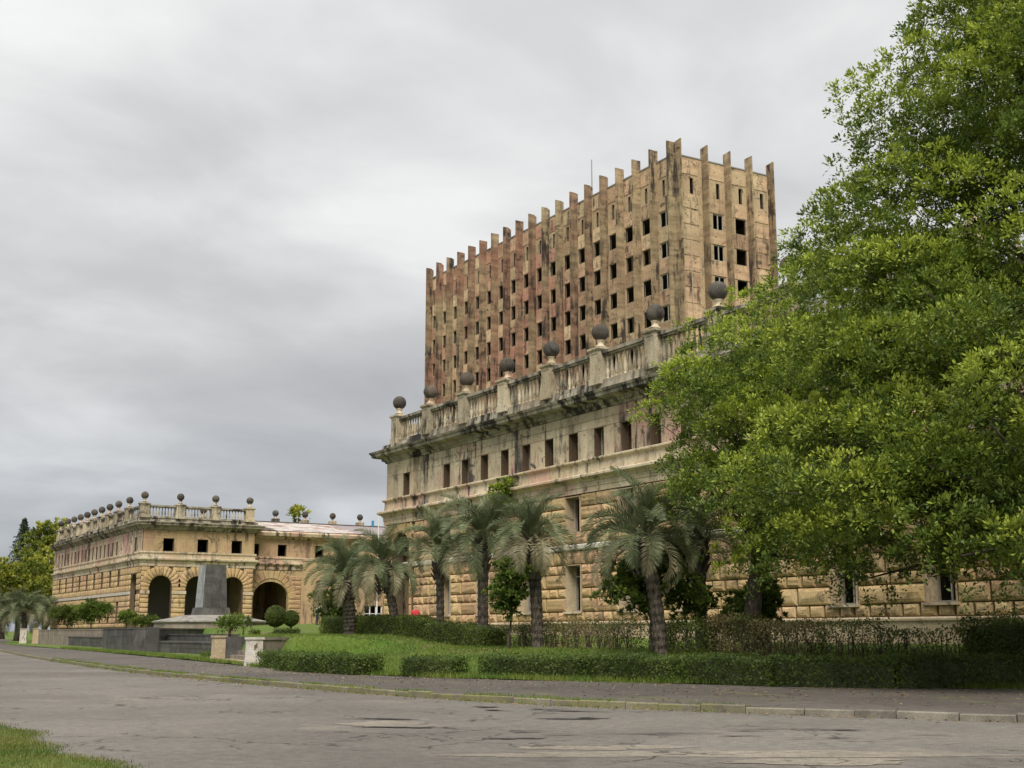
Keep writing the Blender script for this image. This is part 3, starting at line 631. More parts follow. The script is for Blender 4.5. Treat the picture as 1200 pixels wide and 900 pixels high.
# ================================================================== TOWER
def tower():
    XO, YC, D = 75.0, 95.86, .95; XW = XO+D; NB = 18; SP = 2.953; Y1 = YC+SP*NB+.3; XE = 88.3; ST = 3.27
    root = empty('tower_block', (XW, YC, 1.5)); tag(root, 'tall gutted concrete tower with vertical fins and empty square windows', 'tower')
    def put(g, name, mat, kind=None):
        g.v = [(x-XW, y-YC, z-1.5) for x, y, z in g.v]; o = g.build(name, mat, root); 
        if kind: o['kind'] = kind
        return o
    fl, fn = Fac('X', XW), Fac('Y', YC); ROWS = 7; ZT, ZB, ZS0, ZS1, ZP = 43.48, 41.85, 45.14, 46.81, 48.95
    hl = []; hn = []
    for b in range(NB):
        y = YC+SP*b; hl.append((y+1.72, y+2.14, ZS0, ZS1))
        for k in range(ROWS): hl.append((y+.75, y+2.68, ZB-ST*k, ZT-ST*k))
    bx = [XW, 79.36, 82.35, 85.25, 88.2]
    for b in range(4):
        x = bx[b]; hn.append((x+1.85, x+2.3, ZS0, ZS1))
        if b in (1, 2):
            for k in range(ROWS): hn.append((x+1.3, x+2.66, ZB-ST*k, ZT-ST*k))
    g = MB(); fl.wall(g, YC+.25, Y1, 1, ZP, .25, hl); put(g, 'side_wall', M['tower_wall'])
    g = MB(); fn.wall(g, XW, XE+.2, 1, ZP, .25, hn); put(g, 'end_wall', M['tower_wall'])
    g = MB(); g.box(XE-.3, XE+.2, YC+.25, Y1, 1, ZP); g.box(XW+.25, XE-.3, Y1-.5, Y1, 1, ZP); put(g, 'rear_wall', M['tower_wall'])
    g = MB()
    for k in range(14): g.box(XW+.25, XE-.3, YC+.25, Y1-.5, 47.9-ST*k-.25, 47.9-ST*k)
    g.box(XW+4.8, XW+7.0, YC+4.5, Y1-3, 1.2, 46.7); put(g, 'floor_slab', M['dark_inside'])
    g = MB(); g.box(XW-.06, XE+.26, YC-.06, YC+.5, ZP+.002, ZP+.12); g.box(XW-.06, XW+.5, YC+.502, Y1, ZP+.002, ZP+.12); put(g, 'parapet_cap', M['steel'])
    # fins
    T = .14
    g = MB(); g.box(-D, -.002, 0, T, 1-49.7+48.2, 50.3-1.5-.0); 
    me_s = None
    r = random.Random(3)
    for b in range(NB+1):
        zt = 50.3+r.uniform(-.12, .05)-1.5; g = MB(); z0 = 12-1.5
        # slightly chipped head
        c1, c2 = r.uniform(0, .05), max(0, r.uniform(-.2, .3))
        vs = [(-D, 0, z0), (.12, 0, z0), (.12, 0, zt-c2), (-.25, 0, zt-c1*.4), (-D, 0, zt)]
        n = len(vs); g.add(vs+[(x, T, z) for x, y, z in vs], [tuple(range(n)), tuple(reversed(range(n, 2*n)))]+[(i, n+i, n+(i+1) % n, (i+1) % n) for i in range(n)])
        g.build('fin', M['tower_fin'], root, (0, SP*b-(.0 if b else .002), 0))
    for b, x in enumerate(bx):
        zt = 50.3+r.uniform(-.08, .05)-1.5; g = MB(); z0 = 12-1.5; c2 = r.uniform(0, .12)
        vs = [(0, -D, z0), (0, .12 if b else -.004, z0), (0, .12 if b else -.004, zt-c2), (0, -D, zt)]; n = 4
        g.add(vs+[(T, y, z) for _, y, z in vs], [tuple(range(n)), tuple(reversed(range(n, 2*n)))]+[(i, n+i, n+(i+1) % n, (i+1) % n) for i in range(n)])
        g.build('fin', M['tower_fin'], root, (x-XW, 0, 0))
    # spandrel panels with a bullet-pit in the middle
    def panel(w, h):
        g = MB(); a, b, q = w/2, h/2, .09
        o = [(-a, -b), (a, -b), (a, b), (-a, b)]; i_ = [(-q, -q), (q, -q), (q, q), (-q, q)]
        vs = [(0, y, z) for y, z in o]+[(-.05, y*.985, z*.985) for y, z in o]+[(-.05, y, z) for y, z in i_]+[(.03, y, z) for y, z in i_]
        f = [(i, (i+1) % 4, 4+(i+1) % 4, 4+i) for i in range(4)]+[(4+i, 4+(i+1) % 4, 8+(i+1) % 4, 8+i) for i in range(4)]+[(8+i, 8+(i+1) % 4, 12+(i+1) % 4, 12+i) for i in range(4)]+[(12, 13, 14, 15)]
        g.add(vs, f); return g.mesh('spandrel_panel', M['tower_panel'])
    pm = panel(2.5, ST-1.72); top = panel(2.5, 1.5); pn = panel(2.6, ST-1.72)
    for b in range(NB):
        link_mesh('spandrel_panel', top, root, (0, SP*b+.2+1.37, 44.31-1.5)); link_mesh('spandrel_panel', top, root, (0, SP*b+.2+1.37, 47.88-1.5))
        for k in range(ROWS-1): link_mesh('spandrel_panel', pm, root, (0, SP*b+.2+1.37, 41.03-ST*k-1.5))
    for b in range(4):
        link_mesh('spandrel_panel', top, root, (bx[b]+1.6-XW, 0, 44.31-1.5), (0, 0, math.pi/2)); link_mesh('spandrel_panel', top, root, (bx[b]+1.6-XW, 0, 47.88-1.5), (0, 0, math.pi/2))
        if b in (1, 2):
            for k in range(ROWS-1): link_mesh('spandrel_panel', pn, root, (bx[b]+1.6-XW, 0, 41.03-ST*k-1.5), (0, 0, math.pi/2))
        else:
            blind = MB(); blind.box(-.045, 0, -1.25, 1.25, -.74, .74); blind = blind.mesh('blind_panel', M['tower_panel'])
            for k in range(ROWS*2-1): link_mesh('blind_panel', blind, root, (bx[b]+1.6-XW, 0, 42.65-ST/2*k-1.5), (0, 0, math.pi/2))
    # windows: remains of frames
    def frame(w, h, mull, mat, t=.07):
        g = MB(); e = .06
        g.box(e, e+.08, -w/2, -w/2+t, -h/2, h/2); g.box(e, e+.08, w/2-t, w/2, -h/2, h/2); g.box(e, e+.08, -w/2+t, w/2-t, h/2-t, h/2); g.box(e, e+.08, -w/2+t, w/2-t, -h/2, -h/2+t)
        if mull: g.box(e, e+.08, -.05, .05, -h/2+t, h/2-t)
        return g.mesh('window', mat)
    fm = [frame(1.93, 1.63, False, M['dark_frame']), frame(1.93, 1.63, True, M['old_wood']), frame(1.93, 1.63, True, M['pale_frame'])]
    fn_ = [frame(1.36, 1.63, True, M['pale_frame']), frame(1.36, 1.63, False, M['dark_frame'])]; sl = frame(.42, 1.65, False, M['dark_frame'], .04)
    for b in range(NB):
        link_mesh('window', sl, root, (0, SP*b+1.93, 45.975-1.5))
        for k in range(ROWS):
            j = 2 if b == 0 else (1 if r.random() < .22 else 0)
            link_mesh('window', fm[j], root, (0, SP*b+1.715, 42.665-ST*k-1.5))
    for b in range(4):
        link_mesh('window', sl, root, (bx[b]+2.075-XW, 0, 45.975-1.5), (0, 0, math.pi/2))
        if b in (1, 2):
            for k in range(ROWS): link_mesh('window', fn_[b-1], root, (bx[b]+1.98-XW, 0, 42.665-ST*k-1.5), (0, 0, math.pi/2))
    g = MB(); x = bx[0]+1.75
    g.tube([(x, YC-.1, 40.2), (x+.05, YC-.1, 12)], [.055, .055], 6); put(g, 'downpipe', M['pipe'])
    g = MB(); g.tube([(XW+2, 113.5, 47.9), (XW+2, 113.5, 54.6)], [.09, .06], 6); put(g, 'roof_mast', M['steel'])
tower()

# ================================================================== TWIN WING beyond the courtyard
def twin_wing():
    YF, YE, XB = 161.5, 214.6, 56.6
    root = empty('arcaded_building', (42, YF, 2.3)); tag(root, 'distant ochre stone building with round arcade and balls along its balustrade', 'building')
    fx, fy = Fac('X', 42.0), Fac('Y', YF); r = random.Random(5)
    def put(g, name, mat, smooth=False, kind=None):
        g.v = [(x-42, y-YF, z-2.3) for x, y, z in g.v]; o = g.build(name, mat, root, smooth=smooth)
        if kind: o['kind'] = kind
        return o
    tws = [174.27+2.31*k for k in range(17)]; low = [172.4+4.62*k for k in range(9)]
    hx = [(c-.42, c+.42, 11.9, 13.6) for c in tws]+[(164.2, 165.2, 11.9, 13.6)]+[(c-.65, c+.65, 7.6, 9.6) for c in low]+[(c-.65, c+.65, 3.0, 5.6) for c in low]+[(163.2, 166.2, 2, 9.0)]
    ac = [44.55, 49.2, 53.85]; aw = 1.42; hy = [(c-aw, c+aw, 2, 8.72) for c in ac]+[(c-.68, c+.68, 11.75, 13.4) for c in (45.3, 49.7, 54.2)]
    g = MB(); fx.wall(g, YF, YE, 1.2, 14.5, .6, hx); arch_fill(g, fx, 163.2, 166.2, 7.5, 9.0, .6, d=-.002); put(g, 'side_wall', M['joint_wall'])
    g = MB(); fy.wall(g, 42.6, XB, 1.2, 14.5, .6, hy)
    for c in ac: arch_fill(g, fy, c-aw, c+aw, 7.3, 8.72, .6, d=-.002)
    put(g, 'arcade_wall', M['joint_wall'])
    g = MB(); g.box(42.6, XB, YE-.6, YE, 1.2, 14.5); g.box(XB-.6, XB, YF+.6, YE-.6, 1.2, 14.5)
    put(g, 'rear_wall', M['plain_wall'])
    g = MB(); g.box(42.6, XB-.6, YF+7.6, YF+8.0, 1.6, 10.2); g.box(42.6, XB-.6, YF+.6, YF+7.6, 9.4, 9.7); g.box(42.6, XB-.6, YF+.6, YF+12, 2.0, 2.2); put(g, 'arcade_inner_wall', M['dark_inside'])  # inner wall coloured dark to deepen the shade inside the arcade
    for zz in (10.3, 14.3):
        g = MB(); g.box(42.6, XB-.6, YF+.62, YE-.62, zz, zz+.25); put(g, 'floor_slab', M['dark_inside'])
    P = [(42, YE, -1, 0), (42, YF, -1, -1), (XB, YF, 1, -1), (XB, YF+3, 1, 0)]
    for nm, prof, mat in (('belt_course', [(0, 6.45), (.2, 6.45), (.22, 6.8), (0, 6.85)], 'band_white'),
                          ('entablature', [(0, 9.9), (.14, 9.9), (.14, 10.25), (.2, 10.3), (.25, 10.55), (.5, 10.7), (.52, 10.9), (.12, 11.0), (.12, 11.45), (.25, 11.55), (.25, 11.75), (0, 11.77)], 'trim'),
                          ('cornice', [(d*.95, z) for d, z in CORN], 'cornice')):
        if nm == 'belt_course':
            g = MB(); g.sweep([(42, YE, -1, 0), (42, 166.2, -1, 0)], prof); put(g, nm, M[mat]); edges = [42]+[q for c in ac for q in (c-aw, c+aw)]+[XB]
            for a, b in zip(edges[::2], edges[1::2]):
                g = MB(); g.sweep([(a, YF, 0, -1), (b, YF, 0, -1)], prof); put(g, 'impost', M['trim'])
        else: g = MB(); g.sweep(P, prof); put(g, nm, M[mat])
    # rustication (too small to pick apart): front arcade piers and side wall
    g = MB(); zs = [2.3+.6*k for k in range(13)]
    edges = [42]+[q for c in ac for q in (c-aw, c+aw)]+[XB]
    for a, b in zip(edges[::2], edges[1::2]):
        for z0, z1 in zip(zs[:7], zs[1:8]):
            z1 = min(z1, 6.45)
            if z1-z0 > .2: pillow_into(g, fy, a, b, z0, z1, .14, r)
        for i in range(5):
            z0, z1 = 6.85+.6*i, 7.45+.6*i; w = 0 if i == 0 else [.0, .1, .35, .8, 1.3][i]
            lo, hi = a-(w if a > 42 else 0), b+(w if b < XB else 0)
            lo = a; hi = b
            if hi-lo > .3: pillow_into(g, fy, lo, hi, z0, min(z1, 9.88), .12, r)
    for c in ac: voussoirs(g, fy, c, aw, 7.3, 1.15, 13, r, .1, 0.06, ztop=9.85)
    zc = [2.3, 2.85, 3.6, 4.15, 4.9, 5.6, 6.42, 6.86, 7.6, 8.3, 9.0, 9.88]
    low_h = [h for h in hx if h[3] < 10]
    for z0, z1 in zip(zc[:-1], zc[1:]):
        if abs(z0-6.42) < .01: continue
        m = (z0+z1)/2; iv = sorted((h[0], h[1]) for h in low_h if h[2]-.01 < m < h[3]+.01); c = YF; segs = []
        for a, b in iv: segs.append((c, a)); c = b
        segs.append((c, YE))
        for a, b in segs:
            n = max(1, round((b-a)/1.25))
            for k in range(n): pillow_into(g, fx, a+(b-a)*k/n, a+(b-a)*(k+1)/n, z0, z1, .14, r)
    put(g, 'stone_blocks', M['rustic'], True, 'stuff')
    # smooth upper storey slabs between the windows
    def slabs(fac, s0, s1, holes, z0, z1):
        iv = sorted((h[0], h[1]) for h in holes); c = s0; segs = []
        for a, b in iv: segs.append((c, a)); c = b
        segs.append((c, s1))
        for a, b in segs:
            q = MB(); fac.box(q, a+.02, b-.02, .002, .05, z0, z1); put(q, 'stone_slab', M['plain_wall'] if fac is fy else M['ashlar'])
        q = MB(); fac.box(q, s0+.02, s1-.02, .002, .045, z1+.02, 14.45); put(q, 'stone_slab', M['plain_wall'] if fac is fy else M['ashlar'])
    slabs(fx, YF+.06, YE, [h for h in hx if h[2] > 10], 11.8, 13.6); slabs(fy, 42.06, XB, [h for h in hy if h[2] > 10], 11.78, 13.4)
    # windows
    def frame(w, h, mat, mull=True):
        q = MB(); q.box(.2, .28, -w/2, -w/2+.08, -h/2, h/2); q.box(.2, .28, w/2-.08, w/2, -h/2, h/2); q.box(.2, .28, -w/2+.08, w/2-.08, h/2-.08, h/2); q.box(.2, .28, -w/2+.08, w/2-.08, -h/2, -h/2+.08)
        if mull: q.box(.2, .28, -.03, .03, -h/2+.08, h/2-.08)
        return q.mesh('window', mat)
    fa, fb, fc, fd = frame(.84, 1.7, M['old_wood']), frame(1.3, 2.0, M['old_wood']), frame(1.3, 2.6, M['old_wood']), frame(1.36, 1.65, M['dark_frame'], False)
    for c in tws: link_mesh('window', fa, root, (0, c-YF, 12.75-2.3))
    for c in low: link_mesh('window', fb, root, (0, c-YF, 8.6-2.3)); link_mesh('window', fc, root, (0, c-YF, 4.3-2.3))
    for c in (45.3, 49.7, 54.2): link_mesh('window', fd, root, (c-42, 0, 12.575-2.3), (0, 0, math.pi/2))
    # balustrades
    hb = 17.55-.34-15.9-.24; mb = balusters_mesh(hb, .1); ms = ball_mesh(.47); mp = pier_mesh(1.1, 0, 17.55+.16-15.9, .85)
    b1 = balustrade(root, fy, [41.95, 46.5, 51.1, 55.7], 15.9, 17.55, .15, 1.1, .47, me_b=mb, me_s=ms, me_p=mp, zball=18.7, nper=9); b1.location = (-42, -YF, -2.3)
    b2 = balustrade(root, fx, [161.35, 168.8, 174.6, 179.5, 184.1, 188.6, 193.1, 197.5, 201.9, 206.3, 211.5], 15.9, 17.55, .05, 1.1, .47, me_b=mb, me_s=ms, me_p=mp, zball=18.7, first=False, nper=8); b2.location = (-42, -YF, -2.3)
    b3 = balustrade(root, Fac('Y', 178), [54.6], 15.9, 17.55, 0, 1.1, .47, me_b=mb, me_s=ms, me_p=mp, zball=18.7); b3.location = (-42, -YF, -2.3)
    return root
twin_wing()
def link_wing():
    YF, X0, X1 = 163.3, 56.62, 92.0; root = empty('courtyard_wing', (60, YF, 2.3)); tag(root, 'plain ochre courtyard wing with low arch and rusty white sheet-metal roof', 'building'); r = random.Random(8)
    def put(g, name, mat, kind=None):
        g.v = [(x-60, y-YF, z-2.3) for x, y, z in g.v]; o = g.build(name, mat, root)
        if kind: o['kind'] = kind
        return o
    fy = Fac('Y', YF); ax = (57.3, 62.15); wins = [(56.9, 57.9), (60.5, 61.75), (65.85, 67.1), (71, 72.25), (76, 77.25), (81, 82.2)]
    low = [(67.0, 68.2, 2.6, 5.2), (73.2, 76.0, 2.2, 5.3)]
    hy = [(ax[0], ax[1], 2, 8.35)]+[(a, b, 11.7, 13.25) for a, b in wins]+low
    g = MB(); fy.wall(g, X0, X1, 1.2, 14.2, .6, hy); arch_fill(g, fy, ax[0], ax[1], 6.3, 8.35, .6, d=-.002); put(g, 'front_wall', M['plain_wall'])
    g = MB(); g.box(X0, X1, YF+12, YF+12.6, 1.2, 14.2); g.box(X1-.6, X1, YF+.6, YF+12, 1.2, 14.2); g.box(63.2, 63.6, YF+.6, YF+12, 1.2, 10); put(g, 'rear_wall', M['plain_wall'])
    g = MB(); g.box(X0+.05, X1-.6, YF+.6, YF+12, 10, 10.3); g.box(X0+.05, X1-.6, YF+.6, YF+12, 14, 14.2); put(g, 'floor_slab', M['dark_inside'])
    g = MB(); g.sweep([(X0+.55, YF, 0, -1), (X1, YF, 0, -1)], [(0, 14.0), (.2, 14.0), (.3, 14.2), (.85, 14.35), (.95, 14.75), (.8, 14.95), (0, 15.0)]); put(g, 'cornice', M['trim'])
    g = MB(); g.sweep([(X0+.55, YF, 0, -1), (64, YF, 0, -1)], [(0, 9.9), (.1, 9.9), (.14, 10.3), (.4, 10.6), (.42, 10.75), (.1, 10.85), (.1, 11.3), (.22, 11.4), (.2, 11.6), (0, 11.62)]); put(g, 'entablature', M['trim'])
    g = MB(); g.sweep([(64, YF, 0, -1), (X1, YF, 0, -1)], [(0, 11.2), (.08, 11.2), (.12, 11.5), (0, 11.55)]); put(g, 'string_course', M['trim'])
    g = MB(); voussoirs(g, fy, (ax[0]+ax[1])/2, (ax[1]-ax[0])/2, 6.3, 1.2, 13, r, .1, .02, ztop=9.7)
    for k in range(11): pillow_into(g, fy, 62.2, 64.0, 2.3+.62*k, 2.92+.62*k, .12, r)
    put(g, 'stone_blocks', M['rustic'], 'stuff')
    fm = MB(); w, h = 1.25, 1.55
    fm.box(-w/2, -w/2+.08, .2, .28, -h/2, h/2); fm.box(w/2-.08, w/2, .2, .28, -h/2, h/2); fm.box(-w/2+.08, w/2-.08, .2, .28, h/2-.08, h/2); fm.box(-w/2+.08, w/2-.08, .2, .28, -h/2, -h/2+.08); fm = fm.mesh('window', M['dark_frame'])
    for a, b in wins: link_mesh('window', fm, root, ((a+b)/2-60, 0, 12.475-2.3), None, ((b-a)/1.25, 1, 1))
    q = MB(); 
    for x in (73.2, 74.1, 75.0, 75.86): q.box(x, x+.14, YF+.1, YF+.2, 2.2, 5.3)
    q.box(73.34, 75.86, YF+.12, YF+.18, 4.2, 4.3); put(q, 'glazed_door', M['white_paint'])
    # low-pitched metal roof in sheets
    xs = [56.6, 58.2, 60.0, 61.4, 63.2, 65, 66.8, 68.6, 70.4, 72.2, 74, 75.8, 77.6, 79.4, 81.2, 83, 92]
    for i, (a, b) in enumerate(zip(xs[:-1], xs[1:])):
        mat = M['roof_dark'] if i < 2 else M['rust_roof'] if i < 9 else M['roof_mauve']
        dz = .01*(i % 2); q = MB(); sk = 1.6
        q.add([(a+.02, YF-.75, 15.02+dz), (b+.0, YF-.75, 15.02+dz), (b-sk, YF+7, 16.75+dz), (a-sk+.02, YF+7, 16.75+dz), (a+.02, YF-.75, 15.06+dz), (b, YF-.75, 15.06+dz), (b-sk, YF+7, 16.79+dz), (a-sk+.02, YF+7, 16.79+dz)],
              [(0, 3, 2, 1), (4, 5, 6, 7), (0, 1, 5, 4), (1, 2, 6, 5), (2, 3, 7, 6), (3, 0, 4, 7)]); put(q, 'roof_sheet', mat)
    q = MB(); q.box(55.0, 92, YF+7.0, YF+7.3, 14.3, 16.95); put(q, 'roof_ridge', M['roof_dark'])
    ms = ball_mesh(.47)
    for x in (65.4, 70.0, 74.4, 78.85):
        pr = MB(); pr.box(-.5, .5, -.5, .5, -4, -.75); o = put(pr, 'pier', M['baluster']); o.location = (x-60, 178-YF, 18.8-2.3)
        pr = None; link_mesh('ball_finial', ms, root, (x-60, 178-YF, 18.85-2.3))
        o.data.transform(Matrix.Translation((60, YF, 2.3)))
    q = MB(); q.box(80.2, 81.6, 177, 178, 14.3, 17.6); q.box(80.6, 80.9, 177.3, 177.6, 17.6, 18.4); put(q, 'roof_tank', M['blue_paint'])
link_wing()

# ================================================================== MONUMENT AND TERRACE
def monument():
    px, py, sd_ = 40.1, 126.6, 1.28
    root = empty('monument_pedestal', (px, py, 2.0)); tag(root, 'tapered grey granite pedestal without a statue on a pale stepped platform', 'pedestal')
    g = MB(); g.frus(0, 0, 2.1, 6.35, 1.24, 1.24, 1.04, 1.04); body = g.build('shaft', M['granite'], root)
    # cladding slabs, a little proud, each its own piece
    r = random.Random(2)
    for k in range(5):
        z0, z1 = 2.12+.845*k, 2.12+.845*(k+1)-.015
        f = lambda z: 1.24-(z-2.1)/4.25*.20
        n = 3
        for side in range(2):
            for j in range(n):
                g = MB(); h0, h1 = f(z0), f(z1); a0, a1 = -1+2*j/n+.008, -1+2*(j+1)/n-.008; e = .02+r.uniform(0, .014)
                if side == 0: vs = [(a0*h0, -h0-e, z0), (a1*h0, -h0-e, z0), (a1*h1, -h1-e, z1), (a0*h1, -h1-e, z1)]; bk = [(x, y+.05, z) for x, y, z in vs]
                else: vs = [(-h0-e, -a0*h0, z0), (-h0-e, -a1*h0, z0), (-h1-e, -a1*h1, z1), (-h1-e, -a0*h1, z1)]; bk = [(x+.05, y, z) for x, y, z in vs]
                g.add(vs+bk, [(0, 1, 2, 3)]+[(i, 4+i, 4+(i+1) % 4, (i+1) % 4) for i in range(4)])
                g.build('granite_slab', M['granite'] if side == 0 else M['granite_lit'], root)  # paler granite paints in the brighter light on the shaft's left side
    g = MB(); g.frus(0, 0, 1.36, 2.1, 1.55, 1.55, 1.42, 1.42); g.build('base_block', M['granite'], root)
    g = MB(); g.lathe([(5.7, .65), (5.7, .78), (2.5, 1.36), (1.5, 1.36)], 8, phase=math.pi/8); g.build('platform', M['platform'], root)
    g = MB(); g.lathe([(5.5, -.6), (5.5, .65), (5.4, .65)], 8, phase=math.pi/8); g.build('platform_base', M['old_plaster'], root)
monument()
def obox(name, x0, x1, y0, y1, z0, z1, mat, par=None, bevel=.03):
    g = MB(); cx, cy = (x0+x1)/2, (y0+y1)/2; a, b = (x1-x0)/2, (y1-y0)/2; h = z1-z0
    g.frus(0, 0, 0, h-bevel, a, b, a, b); g.frus(0, 0, h-bevel, h, a, b, a-bevel, b-bevel)
    return g.build(name, mat, par, (cx, cy, z0))
def terrace():
    # dark granite terrace wall with bench-like steps: blocks set along the skewed terrace front
    def wall(name, label, cat, pts, z0, z1, th, mat, cap=True, courses=2):
        root = empty(name, (*pts[0], z0)); tag(root, label, cat); (xa, ya), (xb, yb) = pts; L_ = math.hypot(xb-xa, yb-ya); root.rotation_euler = (0, 0, math.atan2(yb-ya, xb-xa))
        h = (z1-z0-(.12 if cap else 0))/courses; r = random.Random(int(L_*100)); g = MB(); g.box(.02, L_-.02, .03, th-.03, -.4, z1-z0-.13); g.build('core', M['granite'], root)
        n = max(1, round(L_/2.4))
        for c in range(courses):
            for k in range(n):
                e = r.uniform(0, .015); q = MB(); a, b = L_*k/n+.006, L_*(k+1)/n-.006; q.box(a-.0, b, 0-e, .028, h*c+.004-(.4 if c == 0 else 0), h*(c+1)-.004); q.build('granite_slab', mat, root)
                q = MB(); q.box(a, b, th-.028, th+e, h*c+.004-(.4 if c == 0 else 0), h*(c+1)-.004); q.build('granite_slab', mat, root)
        for x0, x1 in ((-.02, .018), (L_-.018, L_+.02)):
            q = MB(); q.box(x0, x1, .03, th-.03, -.4, z1-z0-.125); q.build('granite_slab', mat, root)
        if cap:
            for k in range(n):
                q = MB(); q.box(L_*k/n+.006-(.05 if k == 0 else 0), L_*(k+1)/n-.006+(.05 if k == n-1 else 0), -.05, th+.05, z1-z0-.12, z1-z0); q.build('cap_stone', mat, root)
        return root
    G = M['granite']
    wall('granite_wall', 'long low granite bench wall left of the central granite block', 'wall', [along(64, 176), along(119, 137)], .2, 1.25, 1.2, G)
    wall('granite_wall', 'dark upper granite wall behind the left bench wall', 'wall', [along(45, 186), along(124, 140)], .2, 2.05, 1.0, M['old_plaster'], courses=3)
    wall('granite_block', 'tall granite block in the middle of the terrace front', 'wall', [along(121, 126), along(171, 103)], .1, 2.05, 1.0, G, courses=3)
    wall('granite_wall', 'granite return of the central block, facing the road corner', 'wall', [along(172, 103.2), along(240, 118)], .1, 2.0, 1.0, G, courses=3)
    wall('granite_wall', 'granite bench wall right of the central block, nearest the footpath', 'wall', [along(179, 105), along(250, 90)], .2, 1.02, 1.2, G)
    wall('granite_wall', 'upper granite step behind the right bench wall', 'wall', [along(181, 112), along(264, 93)], .2, 1.55, 1.0, G)
    # plastered gate piers
    def pier(px, D, w, h, mat, label, z0=.1):
        x, y = along(px, D); root = empty('gate_pier', (x, y, z0)); tag(root, label, 'pier', 'plastered piers at the terrace stairs')
        g = MB(); g.frus(0, 0, 0, h, w/2, w/2, w/2-.02, w/2-.02); g.build('shaft', M[mat], root); g = MB(); g.frus(0, 0, h, h+.1, w/2+.03, w/2+.03, w/2+.03, w/2+.03); g.build('cap', M[mat], root)
        g = MB(); g.frus(0, 0, 0, .35, w/2+.03, w/2+.03, w/2+.02, w/2+.02); g.build('foot', M[mat], root)
        if mat == 'white_plaster':
            r = random.Random(int(px))
            for _ in range(5):
                g = MB(); zz = r.uniform(.4, h-.3); xx = r.uniform(-.2, .2); g.box(xx-.03, xx+.04, -w/2-.006, -w/2+.01, zz, zz+r.uniform(.1, .28)); g.build('exposed_brick', M['red_paint'] if False else M['soil'], root)
        root.rotation_euler = (0, 0, 0); return root
    pier(257, 69, .62, 1.28, 'reveal', 'peeling beige pier at the left of the near stairs')
    pier(298.5, 60.2, .64, 1.22, 'white_plaster', 'flaking white plastered pier at the right of the near stairs')
    pier(27, 196, .8, 2.05, 'white_plaster', 'farthest white pier, beside the palm clump')
    pier(42, 192, .8, 2.05, 'reveal', 'far beige pier where the left terrace wall begins')
    # stairs between the near piers
    xa, ya = along(262, 67.5); xb, yb = along(289, 61.5); root = empty('garden_stairs', (xa, ya, .13)); tag(root, 'short worn stone stairs between the beige and white piers', 'stairs')
    root.rotation_euler = (0, 0, math.atan2(yb-ya, xb-xa)); L_ = math.hypot(xb-xa, yb-ya)
    for k in range(6):
        g = MB(); g.box(0, L_, .34*k, .34*k+.36 if k < 5 else 2.6, -.2, .2*(k+1)-.003*k); g.build('step', M['reveal'] if k == 0 else M['old_plaster'], root)
    for q0, q1 in ((-.45, -.02), (L_+.02, L_+.3)):
        g = MB(); g.box(q0, q1, .2, 2.6, -.2, 1.3); g.build('cheek_wall', M['granite'], root)
    wall('retaining_wall', 'dark stained retaining wall right of the white pier, behind a hedge', 'wall', [along(308, 60.3), along(380, 64)], .1, 1.42, .35, M['old_plaster'], courses=2)
terrace()

# ================================================================== VEGETATION HELPERS
def leaves_at(C, N, size, flat=0.55, r=rng, asp=0.55, outward=None, up=0.5):
    # C: centres (n,3); one leaf per centre; N: normals hint
    n = len(C); nrm = r.normal(size=(n, 3)); nrm /= np.linalg.norm(nrm, axis=1)[:, None]
    nrm = nrm + N*1.0 + np.array([0, 0, up]); nrm /= np.linalg.norm(nrm, axis=1)[:, None]
    t = np.cross(nrm, r.normal(size=(n, 3))); t /= np.linalg.norm(t, axis=1)[:, None]; b = np.cross(nrm, t)
    s = size*(0.65+0.7*r.random((n, 1))); a = t*s; c = b*s*asp
    V = np.empty((n, 4, 3)); V[:, 0] = C-a; V[:, 1] = C-c-a*.1; V[:, 2] = C+a; V[:, 3] = C+c-a*.1
    return V.reshape(-1, 3)
def tufted_leaves(centres, rads, per, size, r, m=26, flatz=0.72):
    # clumps carry tufts; every tuft is a spray of leaves fanning out and up from a twig end
    T = []; TD = []; TR = []; TT = []
    for c, R_ in zip(centres, rads):
        n = max(2, int(per*R_*R_/m)); d = r.normal(size=(n, 3)); d /= np.linalg.norm(d, axis=1)[:, None]
        up = r.random(n) < .86; d[up, 2] = np.abs(d[up, 2]); p = d*R_*(0.74+0.32*r.random((n, 1))); p[:, 2] *= flatz
        T.append(c+p); TD.append(d); TR.append(np.full(n, min(size*5.2, R_*.48))*(.7+.6*r.random(n))); TT.append(np.clip(r.normal(.2, .3)+.45*d[:, 2]+r.normal(0, .1, n), 0, 1))
    T, TD, TR, TT = np.vstack(T), np.vstack(TD), np.concatenate(TR), np.concatenate(TT); k = len(T)
    u = r.normal(size=(k, m, 3))*.75+TD[:, None]*.75+np.array([0, 0, .35]); u /= np.linalg.norm(u, axis=2)[:, :, None]
    q = r.random((k, m, 1))**.7; C = T[:, None]+u*TR[:, None, None]*q
    C[:, :, 2] -= (TR[:, None]*q[:, :, 0]**2)*.25
    n_ = r.normal(size=(k, m, 3))*.55+np.array([0, 0, 1.0])+TD[:, None]*.35; b_ = np.cross(n_, u); b_ /= np.linalg.norm(b_, axis=2)[:, :, None]+1e-9
    s_ = size*(.7+.6*r.random((k, m, 1))); a = u*s_; w = b_*s_*.46
    V = np.empty((k, m, 4, 3)); V[:, :, 0] = C-a; V[:, :, 1] = C-w+a*.1; V[:, :, 2] = C+a; V[:, :, 3] = C+w+a*.1
    tint = np.clip(TT[:, None]*(.55+.6*q[:, :, 0]), 0, 1)
    return V.reshape(-1, 3), tint.ravel()
TOT = []
